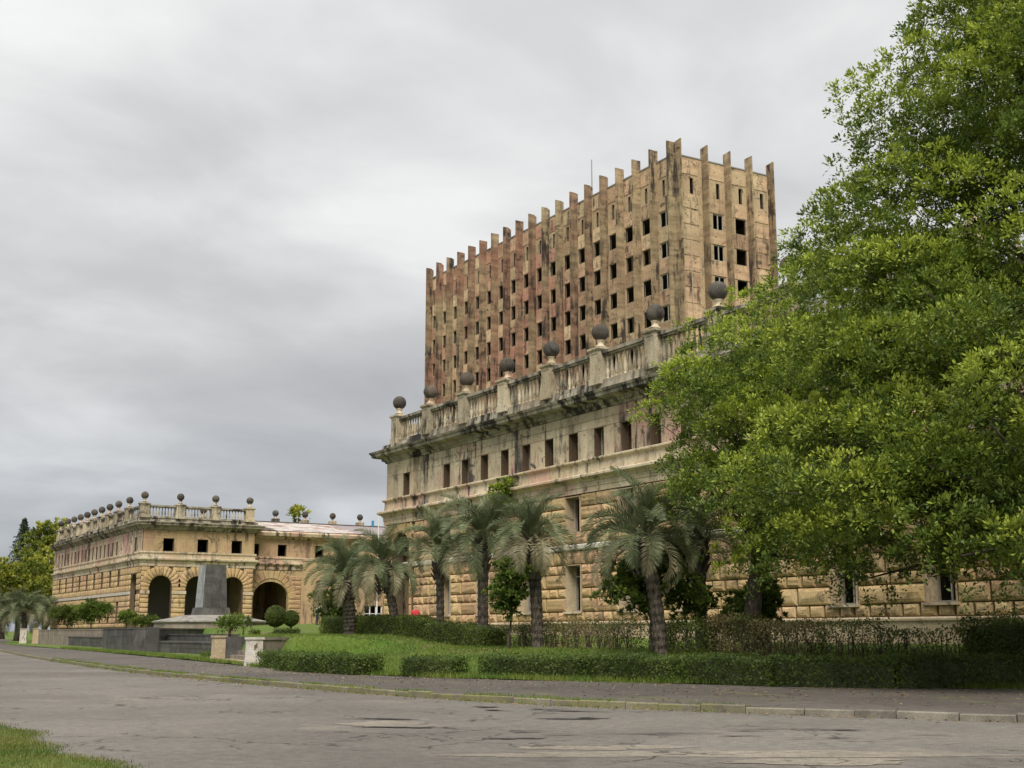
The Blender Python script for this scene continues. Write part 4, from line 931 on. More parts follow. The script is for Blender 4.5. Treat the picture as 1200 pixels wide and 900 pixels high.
def tree(name, label, base, trunk_r, blobs, mat, leaf_size, clump_r, spacing, per, group=None, cat='tree', fill=0.35, seed=1, trunk_top=None, lean=(0, 0), barkmat='bark', nlimb=60, thin=None):
    r = np.random.default_rng(seed); rr = random.Random(seed)
    root = empty(name, base); tag(root, label, cat, group); B = Vector(base)
    cent = []; rad = []
    for (c, R_) in blobs:      # blobs: centre Vector, radii (rx,ry,rz)
        area = 4*math.pi*((R_[0]*R_[1])**.8*(R_[2]**.4)); n = max(4, int(area/(spacing**2)))
        d = r.normal(size=(n, 3)); d /= np.linalg.norm(d, axis=1)[:, None]
        q = np.where(r.random((n, 1)) < fill, r.random((n, 1))**.5*.75, 0.84+0.26*r.random((n, 1)))
        p = np.array(c)+d*q*np.array(R_); cent.append(p); rad.append(clump_r*(0.55+0.8*r.random(n)))
    cent = np.vstack(cent); rad = np.concatenate(rad); ok = cent[:, 2] > base[2]+.3
    if thin:       # sparser where the crown runs on outside the photograph
        w = cent-np.array([0, 0, EYE]); cx = 600+FPX*(w@np.array(rt))/np.maximum(1, w@np.array(fw)); ok &= (cx < thin) | (r.random(len(cent)) < .45)
    cent = cent[ok]; rad = rad[ok]
    V, tint = tufted_leaves(cent, rad, per, leaf_size, r)
    TOT.append(len(V)//4)
    me = fast_quads('crown', V-np.array(base), mat, tint=tint); link_mesh('crown', me, root)
    top = trunk_top if trunk_top else Vector(blobs[0][0])
    g = MB(); k = 7; pts = []; rads = []
    for i in range(k+1):
        t = i/k; p = B.lerp(top, t)+Vector((rr.uniform(-.1, .1), rr.uniform(-.1, .1), 0))*(0 if i == 0 else 1); pts.append(p-B); rads.append(trunk_r*(1.35 if i == 0 else 1)*(1-.75*t))
    pts[0] = pts[0]-Vector((0, 0, .5)); g.tube(pts, rads, 10); g.build('trunk', M[barkmat], root, smooth=True)
    g = MB(); idx = r.permutation(len(cent))[:nlimb]
    for i in idx:
        c = Vector(cent[i])-B; t = min(.95, max(.28, (c.z/max(1, (top-B).z))*.6)); s = (top-B)*t; m = s.lerp(c, .5)+Vector((rr.uniform(-.4, .4), rr.uniform(-.4, .4), rr.uniform(0, .6))); w = trunk_r*.34*(1.1-t)
        g.tube([s, s.lerp(m, .5)+Vector((0, 0, .15)), m, c], [w, w*.75, w*.5, w*.15], 5)
    g.build('limbs', M[barkmat], root, smooth=True)
    return root
def B3(px, py, D, rx, ry, rz): return (pt(px, py, D), (rx, ry, rz))

# ------------------------------------------------------------------ big trees on the right
xa, ya = along(1305, 38)
tree('broadleaf_tree', 'huge bright green broadleaf tree filling the right edge above the hedge', (xa, ya, gz(xa, ya)), .55,
     [B3(1290, 150, 38, 5.6, 6.0, 5.5), B3(1140, 330, 37, 4.2, 4.6, 4.2), B3(1222, 120, 38, 3.2, 4.0, 3.6), B3(1102, 250, 38, 2.4, 3.0, 2.6), B3(1250, 470, 36, 5.2, 5.2, 4.2), B3(1080, 460, 37, 3.6, 3.8, 3.2),
      B3(1105, 588, 35.5, 3.8, 4.0, 2.1), B3(1005, 592, 36.5, 3.1, 3.3, 2.1), B3(1210, 612, 34.5, 3.8, 3.6, 1.6), B3(1030, 350, 38.5, 2.2, 2.4, 2.1), B3(1310, 0, 38, 4.6, 5, 5), B3(1262, 30, 38, 2.0, 2.8, 2.2)],
     M['leaf_big'], .062, 1.15, 1.6, 520, seed=21, fill=.3, thin=1250, trunk_top=pt(1290, 250, 38.5), nlimb=110)
xb, yb = along(885, 46.5)
tree('broadleaf_tree', 'lighter green tree with short dark trunk beside the near palm', (xb, yb, gz(xb, yb)-.1), .33,
     [B3(895, 440, 46.5, 2.8, 3.0, 2.1), B3(862, 480, 45.5, 2.5, 2.8, 1.8), B3(815, 462, 46, .9, 1.3, .9), B3(950, 378, 47, 2.0, 2.6, 1.6), B3(880, 575, 46, 2.4, 2.6, 2.0), B3(950, 520, 46, 3.0, 3.2, 2.7), B3(905, 652, 45, 1.5, 1.9, .9), B3(960, 630, 44.5, 1.9, 2.1, 1.2), B3(830, 560, 46.5, 1.2, 1.5, 1.0), B3(972, 320, 47.5, 1.3, 1.8, 1.0)],
     M['leaf_mid'], .06, .95, 1.3, 560, seed=22, fill=.28, trunk_top=pt(895, 400, 46.7), nlimb=70)

# ------------------------------------------------------------------ palms
def frond_mesh(L_, droop, seed, mat, nl=40):
    r = random.Random(seed); g = MB(); pts = []; p = Vector((0, 0, 0)); ang = R(62); n = 16
    for i in range(n+1):
        pts.append(p.copy()); t = i/n; a = ang-droop*(t**1.25); p = p+Vector((math.cos(a), 0, math.sin(a)))*(L_/n)
    g.tube([q for q in pts[::2]], [.035*(1-.85*i/8) for i in range(9)], 4, mi=0)
    def at(t):
        q = t*n; i = min(n-1, int(q)); return pts[i].lerp(pts[i+1], q-i), (pts[i+1]-pts[i]).normalized()
    for k in range(nl):
        t = .16+.83*(k+.5)/nl; c, tg = at(t); side_len = .66*(math.sin(math.pi*min(1, .18+.82*t))**.6)*(1-.15*t)+.05
        nrm = Vector((-tg.z, 0, tg.x))
        for s in (-1, 1):
            yv = Vector((0, s, 0)); d = (tg*.75+yv*.75+nrm*(.55+r.uniform(-.15, .15))).normalized(); l = side_len*r.uniform(.85, 1.1); w = .0145
            wv = tg.cross(d).normalized().cross(d).normalized()*w
            m = c+d*l*.55; e = c+d*l+Vector((0, 0, -.16*l))
            g.add([c-wv*.6, c+wv*.6, m+wv, m-wv, e], [(0, 1, 2, 3), (3, 2, 4)], 0)
    return g.mesh('frond', mat)
FR = [frond_mesh(2.45, R(d), i, M['frond'] if i < 6 else M['frond_old']) for i, d in enumerate((75, 100, 125, 140, 150, 115, 145, 160))]
def palm(px, D, h, label, scale=1.0, lean=0.0, seed=0, n=38, spread=1.0, zbase=None, tr=.24, group='grey-green palms in front of the stone building', old=.1):
    r = random.Random(seed+100); x, y = along(px, D); z = gz(x, y) if zbase is None else zbase
    root = empty('feather_palm', (x, y, z)); tag(root, label, 'palm', group)
    rgt = Vector((math.cos(YAW), -math.sin(YAW), 0)); top = Vector((0, 0, h))+rgt*lean
    g = MB(); pts = []; rad = []
    for i in range(31):
        t = i/30; pts.append(rgt*lean*t**1.6+Vector((0, 0, h*t-(.3 if i == 0 else 0)))); rad.append(tr*(1.3 if i == 0 else .96+.13*(i % 2)+(.18*t if t > .6 else 0)))
    g.tube(pts, rad, 10); g.build('trunk', M['palm_bark'], root)
    g = MB()       # old leaf bases under the crown
    for k in range(46):
        a = k*2.4; zz = -1.5+1.55*k/46; p = top+Vector((math.cos(a)*tr*1.0, math.sin(a)*tr*1.0, zz)); q = p+Vector((math.cos(a)*.22, math.sin(a)*.22, .34)); g.tube([p, q], [.075, .03], 4)
    g.build('leaf_bases', M['palm_bark'], root)
    for k in range(n):
        t = k/n; el = 50-(80+8*math.sin(seed*2.3))*t**.95 + r.uniform(-14, 14); a = k*2.39996+r.uniform(-.2, .2)
        i = min(7, int(t*3)+r.choice([0, 1, 2])) if t < .72 else r.choice([3, 4, 6, 7])
        if t > 1-old: i = r.choice([6, 7])
        s = scale*r.uniform(.85, 1.1)
        link_mesh('frond', FR[i], root, top+Vector((0, 0, .12-.5*t)), (R(r.uniform(-18, 18)), -R(el-20), a), (s, s, s))
    return root
palm(774, 46, 4.25, 'nearest palm, with leaning thick trunk, in front of the rusticated wall', 1.08, -.55, 1, 44)
palm(822, 52, 4.4, 'palm half hidden behind the lighter green tree', 1.0, 0, 2, 34)
palm(630, 54.5, 4.6, 'tall palm right of the sapling with browned fronds', .98, -.2, 3, 42, old=.34)
palm(566, 59.5, 4.9, 'tallest palm with pale straight trunk, left of the sapling', 1.14, -.05, 4, 46)
palm(516, 63.5, 4.4, 'slim palm left of the tallest palm', .96, -.1, 5, 36, tr=.19)
palm(463, 68, 3.6, 'palm with bowed trunk in front of the building corner', 1.05, -.65, 6, 40, old=.2)
palm(410, 72, 3.2, 'leftmost palm of the row, short dark trunk by the hedge end', 1.1, -.3, 7, 46, tr=.33)
palm(28, 205, 3.6, 'weeping palm in the far clump left of the terrace, foremost', 2.0, 0, 8, 40, zbase=1.0, group='far palms beside the terrace', tr=.4)
palm(2, 212, 3.4, 'weeping palm of the far clump at the photo edge', 2.0, 0, 9, 36, zbase=1.0, group='far palms beside the terrace', tr=.4)
palm(52, 214, 3.0, 'weeping palm of the far clump nearest the arcaded building', 1.8, 0, 10, 36, zbase=1.0, group='far palms beside the terrace', tr=.4)

# ------------------------------------------------------------------ hedges, shrubs, topiary
def hedge(name, label, path, w, h, mat, dens=650, lsize=.042, ragged=.08, gaps=0.0, seed=0, core=True, stems=False, top_h=None, cat='hedge', group='clipped hedges along the lawn'):
    r = np.random.default_rng(seed+500); (xa, ya), (xb, yb) = path; L_ = math.hypot(xb-xa, yb-ya); ux, uy = (xb-xa)/L_, (yb-ya)/L_
    root = empty(name, ((xa+xb)/2, (ya+yb)/2, gz((xa+xb)/2, (ya+yb)/2))); tag(root, label, cat, group); b0 = np.array(root.location)
    n = int(dens*L_*(2*h+w)); s = r.random(n)*L_; side = r.random(n)*(2*h+w); bump = ragged*(np.sin(s*1.7+seed)+.6*np.sin(s*4.3+1+seed)+.5*np.sin(s*9.1))
    v = np.zeros(n); z = np.zeros(n); nz = np.zeros((n, 3))
    a = side < h; v[a] = -w/2; z[a] = side[a]; b = (side >= h) & (side < h+w); v[b] = side[b]-h-w/2; z[b] = h; c = side >= h+w; v[c] = w/2; z[c] = side[c]-h-w
    z = z*(1+bump*.6)+r.normal(0, .03+ragged*.35, n); v = v*(1+bump*.5)+r.normal(0, .03+ragged*.4, n)
    en = r.random(n) < (w*h*2/(L_*(2*h+w)+.01)); s[en] = np.where(r.random(en.sum()) < .5, 0, L_)+r.normal(0, .05, en.sum()); v[en] = (r.random(en.sum())-.5)*w; z[en] = r.random(en.sum())*h
    keep = np.ones(n, bool)
    if gaps: 
        f = np.sin(s*2.1+seed)+.7*np.sin(s*5.7+2)+.5*np.sin(z*6+s*3); lowf = 1.2*(1-z/h); keep = r.random(n) > gaps*np.clip(.55+f*.45+lowf*.5, 0, 1)
    s, v, z = s[keep], v[keep], z[keep]; X = xa+ux*s-uy*v; Y = ya+uy*s+ux*v
    base = np.array([gz(float(x), float(y)) for x, y in zip(np.interp(np.linspace(0, L_, 40), [0, L_], [xa, xb]), np.interp(np.linspace(0, L_, 40), [0, L_], [ya, yb]))])
    Z = np.interp(s, np.linspace(0, L_, 40), base)+z
    P = np.c_[X, Y, Z]; V = leaves_at(P, np.c_[-uy*np.sign(v), ux*np.sign(v), np.where(z > h*.9, 1.0, 0.1)]*.5, lsize, r=r)
    link_mesh('foliage', fast_quads('foliage', V-b0, mat), root)
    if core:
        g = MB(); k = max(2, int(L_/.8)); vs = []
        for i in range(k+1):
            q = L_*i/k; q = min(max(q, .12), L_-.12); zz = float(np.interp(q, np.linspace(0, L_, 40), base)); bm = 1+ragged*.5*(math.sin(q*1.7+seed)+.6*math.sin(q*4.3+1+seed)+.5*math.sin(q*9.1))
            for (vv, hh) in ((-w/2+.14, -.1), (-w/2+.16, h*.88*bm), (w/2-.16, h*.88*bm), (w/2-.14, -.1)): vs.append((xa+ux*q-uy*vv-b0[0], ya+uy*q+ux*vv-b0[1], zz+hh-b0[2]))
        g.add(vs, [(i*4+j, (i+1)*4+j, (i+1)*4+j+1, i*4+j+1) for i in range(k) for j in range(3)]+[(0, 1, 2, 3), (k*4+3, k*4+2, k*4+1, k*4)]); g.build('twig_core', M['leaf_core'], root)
    if stems:
        g = MB(); q = .1; rr = random.Random(seed)
        while q < L_:
            vv = rr.uniform(-w*.35, w*.35); x, y = xa+ux*q-uy*vv, ya+uy*q+ux*vv; z0 = gz(x, y)
            for _ in range(3):
                g.tube([(x-b0[0], y-b0[1], z0-.1-b0[2]), (x+rr.uniform(-.15, .15)-b0[0], y+rr.uniform(-.15, .15)-b0[1], z0+h*.5-b0[2]), (x+rr.uniform(-.35, .35)-b0[0], y+rr.uniform(-.35, .35)-b0[1], z0+h*rr.uniform(.85, 1.05)-b0[2])], [.022, .016, .008], 4)
            q += rr.uniform(.12, .3)
        g.build('stems', M['bark'], root)
    return root
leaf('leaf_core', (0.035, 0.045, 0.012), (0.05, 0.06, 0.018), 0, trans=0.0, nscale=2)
LH = M['leaf_lawnhedge']
def gp(px, py, z=.2): return gpix(px, py, z)
def hline(p0, p1, n):      # split a line of hedge into segments
    return [((p0[0]+(p1[0]-p0[0])*i/n, p0[1]+(p1[1]-p0[1])*i/n), (p0[0]+(p1[0]-p0[0])*(i+1)/n, p0[1]+(p1[1]-p0[1])*(i+1)/n)) for i in range(n)]
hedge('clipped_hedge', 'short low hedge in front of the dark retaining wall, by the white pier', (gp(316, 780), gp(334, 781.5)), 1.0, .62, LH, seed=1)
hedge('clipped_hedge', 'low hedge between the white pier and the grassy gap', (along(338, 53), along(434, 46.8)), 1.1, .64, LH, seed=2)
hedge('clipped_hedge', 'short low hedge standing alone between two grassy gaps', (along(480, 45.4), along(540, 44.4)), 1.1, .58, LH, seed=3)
pts = [along(574, 44.5), along(690, 41.8), along(800, 39.7), along(905, 37.8), along(1040, 37.3), along(1180, 38.6)]
def long_hedge():
    # one continuous hedge following the bend: chain of legs under one root
    root = empty('clipped_hedge', (*pts[2], gz(*pts[2]))); tag(root, 'long dense hedge running under the big tree along the footpath', 'hedge', 'clipped hedges along the lawn')
    for i in range(len(pts)-1):
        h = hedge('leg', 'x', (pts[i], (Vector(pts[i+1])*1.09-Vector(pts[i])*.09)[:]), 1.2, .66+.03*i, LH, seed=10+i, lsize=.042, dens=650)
        for ch in list(h.children):
            ch.parent = root; ch.location = Vector(h.location)-Vector(root.location)
        bpy.data.objects.remove(h)
long_hedge()
XH = 29.6
def bpt(px, X=XH): return (X, atX(px, X))
hedge('clipped_hedge', 'dense upper hedge below the leftmost palms', (bpt(386), bpt(508)), 1.2, .95, M['leaf_hedge'], seed=20)
hedge('clipped_hedge', 'rounded end bush of the upper hedge under the tallest palm', (bpt(512, 29.2), bpt(580, 29.0)), 1.3, .85, M['leaf_hedge'], seed=21, ragged=.14)
hedge('straggly_hedge', 'straggly browned hedge between the sapling and the nearest palm', (bpt(600, 30.2), bpt(742, 29.6)), 1.0, .95, M['leaf_brown'], seed=22, ragged=.18, gaps=.35, core=False, stems=True, group='thin hedges below the stone building', dens=420)
hedge('straggly_hedge', 'small dense bush clump at the foot of the nearest palm', (bpt(776, 29.3), bpt(824, 29)), 1.2, .95, M['leaf_hedge'], seed=23, ragged=.2, gaps=.3, stems=True, group='thin hedges below the stone building', core=False)
hedge('straggly_hedge', 'bare-stemmed brown hedge around the short dark trunk', (bpt(838, 29.8), bpt(955, 29.4)), 1.0, 1.15, M['leaf_brown'], seed=24, ragged=.15, gaps=.4, core=False, stems=True, group='thin hedges below the stone building')
hedge('straggly_hedge', 'leggy hedge with leafy top behind the long hedge at right', (bpt(968, 29.6), bpt(1150, 30.6)), 1.0, 1.25, M['leaf_hedge'], seed=25, ragged=.14, gaps=.42, core=False, stems=True, group='thin hedges below the stone building', dens=380)
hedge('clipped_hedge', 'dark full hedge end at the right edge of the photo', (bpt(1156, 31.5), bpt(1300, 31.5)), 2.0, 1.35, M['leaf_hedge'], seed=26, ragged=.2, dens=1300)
def shrub(name, label, px, py, D, rx, rz, mat, lsize=.07, cr=.5, sp=.45, per=900, seed=0, group=None, cat='shrub', zoff=0.0):
    c = pt(px, py, D); z0 = min(gz(c.x, c.y), c.z-rz*.5)
    return tree(name, label, (c.x, c.y, z0), .06, [(c, (rx, rx, rz))], mat, lsize, cr, sp, per, group, cat, .3, seed+300, nlimb=14, trunk_top=c)
def topiary(label, px, py, D, rad, seed):
    r = np.random.default_rng(seed); c = pt(px, py, D); z0 = c.z-rad*1.15; root = empty('topiary_ball', (c.x, c.y, z0)); tag(root, label, 'topiary', 'ball topiaries on the terrace lawn')
    d = r.normal(size=(5000, 3)); d /= np.linalg.norm(d, axis=1)[:, None]; P = np.array([0, 0, c.z-z0])+d*rad*(1+r.normal(0, .025, (5000, 1))); V = leaves_at(P, d*.8, .05, r=r); link_mesh('foliage', fast_quads('foliage', V, M['leaf_hedge']), root)
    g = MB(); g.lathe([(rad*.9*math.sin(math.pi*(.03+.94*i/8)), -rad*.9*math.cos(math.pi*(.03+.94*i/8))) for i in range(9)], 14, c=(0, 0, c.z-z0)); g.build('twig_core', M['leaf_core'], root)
    g = MB(); g.tube([(0, 0, -.5), (0, 0, rad)], [.1, .08], 6); g.build('stem', M['bark'], root)
topiary('larger clipped ball bush on the terrace lawn', 323, 722, 92, .72, 1)
topiary('smaller clipped ball bush beside the larger ball', 341, 724.5, 92, .54, 2)
shrub('low_bush', 'low grey-green bush on the terrace in front of the pedestal', 270, 732, 85, .55, .3, M['leaf_shrub'], seed=1)
shrub('low_bush', 'small bush at the right foot of the low grey-green bush', 284, 732, 88, .25, .2, M['leaf_hedge'], seed=2)
shrub('rounded_shrub', 'round shrub at the corner of the arcaded building', 148, 724, 145, .6, .55, M['leaf_shrub'], .11, .55, .5, 700, seed=3)
shrub('rounded_shrub', 'tall dark shrub mass before the arcaded building, right half', 108, 718, 165, 1.3, 1.0, M['leaf_shrub'], .13, .9, .8, 420, seed=4)
shrub('rounded_shrub', 'shrub mass before the arcaded building, left half near the palms', 80, 722, 175, 1.7, .7, M['leaf_hedge'], .13, .9, .8, 420, seed=5)
shrub('low_bush', 'low dark bush at the foot of the arcade corner pier', 170, 729, 140, 1.2, .3, M['leaf_hedge'], .1, .5, .5, 700, seed=6)
shrub('low_bush', 'bush behind the leftmost palm trunk', 392, 708, 80, 1.0, 1.3, M['leaf_hedge'], .08, .5, .5, 800, seed=7)
def low_hedge(label, a, b, seed, h): hedge('clipped_hedge', label, (a, b), .5, h, M['leaf_hedge'], seed=seed, lsize=.045)
low_hedge('tiny dark clipped hedge below the ball bushes', along(321, 80), along(350, 80), 40, .38)
low_hedge('low clipped hedge strip on the terrace edge above the stairs', along(240, 83), along(300, 76), 41, .25)
# saplings
c = along(598, 54)
tree('sapling', 'slender sapling with dark leaves between the two tall palms', (*c, gz(*c)), .06, [B3(598, 690, 54, .8, .8, .75), B3(602, 672, 54, .6, .6, .6), B3(590, 705, 54, .6, .6, .5)], M['leaf_shrub'], .09, .32, .42, 900, seed=41, trunk_top=pt(599, 675, 54), nlimb=20)
c = along(766, 47)
tree('sapling', 'thin dark-leaved sapling left of the nearest palm trunk', (*c, gz(*c)), .06, [B3(742, 690, 47, 1.15, 1.0, .85), B3(760, 670, 47, .7, .7, .6)], M['leaf_shrub'], .09, .35, .42, 900, seed=42, trunk_top=pt(750, 675, 47), nlimb=24)
c = along(806, 47.5)
tree('sapling', 'dark-leaved sapling right of the nearest palm trunk', (*c, gz(*c)), .05, [B3(803, 700, 47.5, .85, .8, .7), B3(795, 665, 47.5, .6, .6, 1.0)], M['leaf_shrub'], .09, .35, .42, 900, seed=43, trunk_top=pt(803, 690, 47.5), nlimb=20)
c = along(880, 50)
tree('sapling', 'bushy growth at the foot of the lighter green tree', (*c, gz(*c)), .05, [B3(872, 725, 48, 1.0, .9, .9), B3(895, 705, 48, .7, .7, .8)], M['leaf_shrub'], .09, .35, .42, 900, seed=44, trunk_top=pt(880, 705, 48), nlimb=18)
def cornice_plant(label, x, y, z, h, seed):
    tree('wall_seedling', label, (x, y, z), .02, [(Vector((x, y, z+h*.6)), (h*.4, h*.5, h*.5))], M['leaf_mid'], .08, .3, .35, 900, seed=seed, cat='plant', nlimb=8)
cornice_plant('self-sown bright seedling growing on the stone ledge above the palms', 41.5, 70.9, 9.0, 2.2, 51)

# ------------------------------------------------------------------ background trees
def bgtree(label, px, py, D, rx, rz, seed, mat='leaf_far', extra=()):
    c = pt(px, py, D); x, y = c.x, c.y
    tree('background_tree', label, (x, y, .5), .5, [(c, (rx, rx, rz))]+[(pt(a, b, D), (q, q, q*.8)) for a, b, q in extra], M[mat], .32, 1.5, 1.9, 55, 'trees beyond the arcaded building', 'tree', .3, seed, nlimb=30)
bgtree('yellowish tree rising beside the far corner of the arcaded building', 57, 655, 265, 5, 5.5, 61, extra=((60, 632, 3.2), (50, 690, 6)))
bgtree('rounded yellow-green tree left of the far building corner', 24, 684, 255, 6.0, 4.2, 62, extra=((8, 697, 5), (40, 685, 4.5)))
bgtree('darker tree cut by the left edge of the photo', -6, 688, 260, 6.5, 4.2, 63, extra=((0, 708, 5),))
bgtree('deep green tree close behind the far building corner', 66, 690, 245, 4.0, 6.5, 64)
bgtree('treetop showing above the courtyard wing roof', 350, 607, 215, .7, .5, 65)
def conifer(px, D, label):
    x, y = along(px, D); root = empty('conifer', (x, y, 1.0)); tag(root, label, 'tree', 'trees beyond the arcaded building'); r = np.random.default_rng(9); top = pt(px, 606, D).z-1.0
    g = MB(); g.tube([(0, 0, -1), (0, 0, top)], [.5, .05], 6); g.build('trunk', M['bark'], root); P = []
    for k in range(34):
        z = top*(.35+.65*k/34); R_ = (top-z)*.42+.3
        for j in range(9):
            a = k*1.3+j*.7; n = 26; t = r.random(n); P.append(np.c_[np.cos(a)*t*R_*r.uniform(.7, 1.1), np.sin(a)*t*R_, z-t*R_*.25+r.normal(0, .1, n)])
    P = np.vstack(P); link_mesh('crown', fast_quads('crown', leaves_at(P, np.zeros_like(P), .3, r=r, asp=.3), M['leaf_conifer']), root)
conifer(19, 300, 'dark pointed conifer above the trees at far left')

# ------------------------------------------------------------------ grass
def grass(name, label, X, Y, Zf, h, w, seed, mat='grass'):
    r = np.random.default_rng(seed); n = len(X); Z = np.array([Zf(float(a), float(b)) for a, b in zip(X, Y)]); a = r.random(n)*6.283; l = h*(.5+r.random(n)); ln = l*r.uniform(.15, .8, n)
    b = np.c_[X, Y, Z-.01]; wv = np.c_[np.cos(a)*w, np.sin(a)*w, np.zeros(n)]; tip = b+np.c_[-np.sin(a)*ln, np.cos(a)*ln, l]
    V = np.empty((n, 3, 3)); V[:, 0] = b-wv; V[:, 1] = b+wv; V[:, 2] = tip; me = fast_quads(name, V.reshape(-1, 3), M[mat], 3); o = link_mesh(name, me); tag(o, label, 'grass', kind='stuff')
def gz_fast_grid():
    ys_ = np.arange(8, 140, .5); us_ = np.arange(0, 26, .25); tab = np.array([[gz(IY(y)+u, y) for u in us_] for y in ys_]); return ys_, us_, tab
r = np.random.default_rng(77)
n = 70000; Yg = 20+r.random(n)**1.4*45; U = .15+r.random(n)*9.5; Xg = np.array([IY(float(y)) for y in Yg])+U
grass('lawn_grass', 'short green grass on the lawn between the hedges', Xg, Yg, gz, .11, .012, 1)
n = 34000; Yg = 20+r.random(n)**1.5*110; Xg = np.array([IY(float(y)) for y in Yg])+np.abs(r.normal(0, .75, n))-.05+.18*np.sin(Yg*1.1)*np.sin(Yg*.37)
grass('edge_grass', 'ragged taller grass along the inner edge of the footpath', Xg, Yg, gz, .16, .012, 2)
n = 9000; Yg = 19.5+r.random(n)*60; Xg = np.array([KY(float(y)) for y in Yg])+np.abs(r.normal(0, .12, n))*np.where(r.random(n) < .5, -1, 1.6)+.02
f = np.sin(Yg*.8)+np.sin(Yg*2.1+1); k = f > -.3
grass('kerb_weeds', 'weeds and moss growing along the mossy kerb', Xg[k], Yg[k], lambda x, y: .01 if x < KY(y)-.09 else .14, .07, .012, 3)
n = 60000; Yg = 9+r.random(n)*22; Xg = 4.05+.16*np.sin(Yg*.9)+.1*np.sin(Yg*2.3)-np.abs(r.normal(0, 1.1, n))+r.normal(0, .12, n)
grass('verge_grass', 'patchy grass of the near verge in the lower left corner', Xg, Yg, lambda x, y: .004+.05*sstep(3.95, 3.0, x), .04, .007, 4, 'verge_grass')

# fallen leaves and grit
def litter(name, label, n, X, Y, Z, size, mat, seed):
    r_ = np.random.default_rng(seed); P = np.c_[X, Y, Z]; V = leaves_at(P, np.tile([0, 0, 2.5], (n, 1)), size, r=r_); tag(link_mesh(name, fast_quads(name, V, M[mat])), label, 'litter', kind='stuff')
leaf('leaf_dead', (0.17, 0.11, 0.05), (0.30, 0.21, 0.10), 0, trans=.1, nscale=3)
n = 2600; Yl = 12+r.random(n)**1.5*50; Xl = np.array([KY(float(y)) for y in Yl]); Wl = np.array([IY(float(y)) for y in Yl])-Xl; Xl = Xl+.2+Wl*r.random(n)**.5
litter('fallen_leaves', 'brown fallen leaves scattered over the footpath', n, Xl, Yl, np.full(n, .15), .045, 'leaf_dead', 5)
n = 900; Yl = 12+r.random(n)*40; Xl = np.array([KY(float(y)) for y in Yl])-.12-np.abs(r.normal(0, .5, n))
litter('fallen_leaves', 'brown leaves and grit gathered in the gutter below the kerb', n, Xl, Yl, np.full(n, .03), .04, 'leaf_dead', 6)
n = 1500; Yl = 20+r.random(n)*40; Xl = np.array([IY(float(y)) for y in Yl])+5+r.random(n)*6
litter('fallen_leaves', 'dry leaves lying in the grass below the straggly hedges', n, Xl, Yl, np.array([gz(float(a), float(b))+.05 for a, b in zip(Xl, Yl)]), .06, 'leaf_dead', 7)
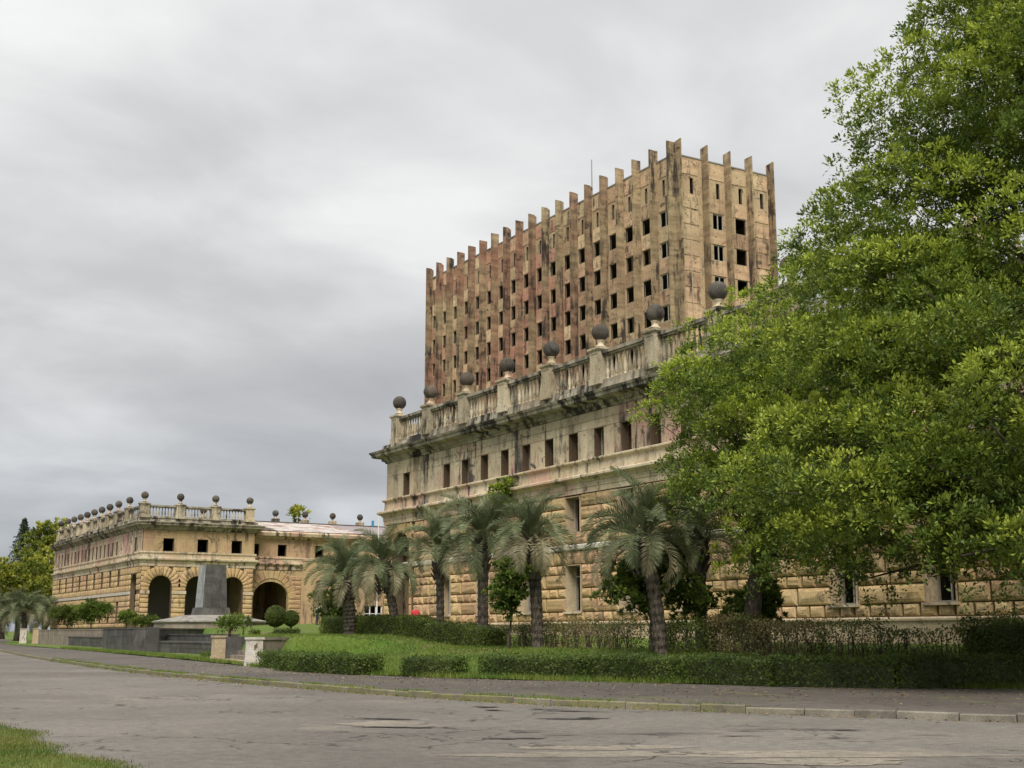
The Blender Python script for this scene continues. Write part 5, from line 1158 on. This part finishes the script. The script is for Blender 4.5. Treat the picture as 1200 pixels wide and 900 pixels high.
# ------------------------------------------------------------------ people, lamp post
def person(label, px, py_foot, D, top, legs, face, seed=0):
    x, y = along(px, D); z = gz(x, y); root = empty('person', (x, y, z)); tag(root, label, 'person'); root.rotation_euler = (0, 0, face)
    J = {'pel': (0, 0, .95), 'waist': (0, 0, 1.1), 'chest': (0, 0, 1.35), 'neck': (0, 0, 1.5), 'head': (0, .01, 1.6), 'crown': (0, .0, 1.72),
         'shl': (-.19, 0, 1.42), 'ell': (-.25, .02, 1.15), 'wrl': (-.25, -.06, .9), 'hal': (-.25, -.08, .80), 'shr': (.19, 0, 1.42), 'elr': (.25, .02, 1.15), 'wrr': (.24, -.08, .9), 'har': (.24, -.1, .80),
         'hil': (-.1, 0, .9), 'knl': (-.11, -.03, .5), 'anl': (-.11, .03, .08), 'tol': (-.12, -.15, .03), 'hir': (.1, 0, .9), 'knr': (.11, .02, .5), 'anr': (.11, .08, .08), 'tor': (.12, -.1, .03)}
    Rd = {'pel': .15, 'waist': .13, 'chest': .16, 'neck': .06, 'head': .1, 'crown': .075, 'shl': .075, 'ell': .05, 'wrl': .035, 'hal': .035, 'shr': .075, 'elr': .05, 'wrr': .035, 'har': .035, 'hil': .095, 'knl': .065, 'anl': .045, 'tol': .035, 'hir': .095, 'knr': .065, 'anr': .045, 'tor': .035}
    Ed = [('pel', 'waist'), ('waist', 'chest'), ('chest', 'neck'), ('neck', 'head'), ('head', 'crown'), ('chest', 'shl'), ('shl', 'ell'), ('ell', 'wrl'), ('wrl', 'hal'), ('chest', 'shr'), ('shr', 'elr'), ('elr', 'wrr'), ('wrr', 'har'), ('pel', 'hil'), ('hil', 'knl'), ('knl', 'anl'), ('anl', 'tol'), ('pel', 'hir'), ('hir', 'knr'), ('knr', 'anr'), ('anr', 'tor')]
    names = list(J); me = bpy.data.meshes.new('body'); me.from_pydata([J[k] for k in names], [(names.index(a), names.index(b)) for a, b in Ed], [])
    o = link_mesh('body', me, root); sk = o.modifiers.new('s', 'SKIN'); 
    for i, k in enumerate(names): me.skin_vertices[0].data[i].radius = (Rd[k], Rd[k]*(.75 if k in ('chest', 'waist', 'pel') else 1))
    me.skin_vertices[0].data[0].use_root = True; o.modifiers.new('u', 'SUBSURF').levels = 2
    dg = bpy.context.evaluated_depsgraph_get(); m2 = bpy.data.meshes.new_from_object(o.evaluated_get(dg)); o.modifiers.clear(); o.data = m2; m2.materials.clear()
    for m in (M['skin'], M[top], M[legs], M['hair']): m2.materials.append(m)
    for p in m2.polygons:
        c = p.center; p.use_smooth = True; arm = abs(c.x) > .21
        p.material_index = 0 if c.z > 1.5 else 1 if (c.z > .93 and not arm) or (arm and c.z > 1.1) else 0 if arm else 2
        if c.z > 1.66 or (c.z > 1.57 and c.y > .04): p.material_index = 3
person('person in white top walking on the courtyard lawn', 371, 0, 112, 'white_cloth', 'dark_cloth', .4)
person('person in red top standing by the building corner arch', 486.5, 0, 79, 'red_cloth', 'red_cloth', -.5)
def lamp_post():
    x, y = along(441, 118); z = gz(x, y); root = empty('flag_pole', (x, y, z)); tag(root, 'thin pale pole standing in the courtyard between two palms', 'pole')
    g = MB(); g.tube([(0, 0, 0), (0, 0, 10.2)], [.06, .04], 8); g.build('shaft', M['white_paint'], root); g = MB(); g.lathe([(.04, 0), (.07, .05), (.04, .12)], 8, c=(0, 0, 10.2)); g.build('knob', M['white_paint'], root)
    g = MB(); g.lathe([(.18, -.2), (.18, .1), (.08, .16)], 8); g.build('base', M['steel'], root)
lamp_post()
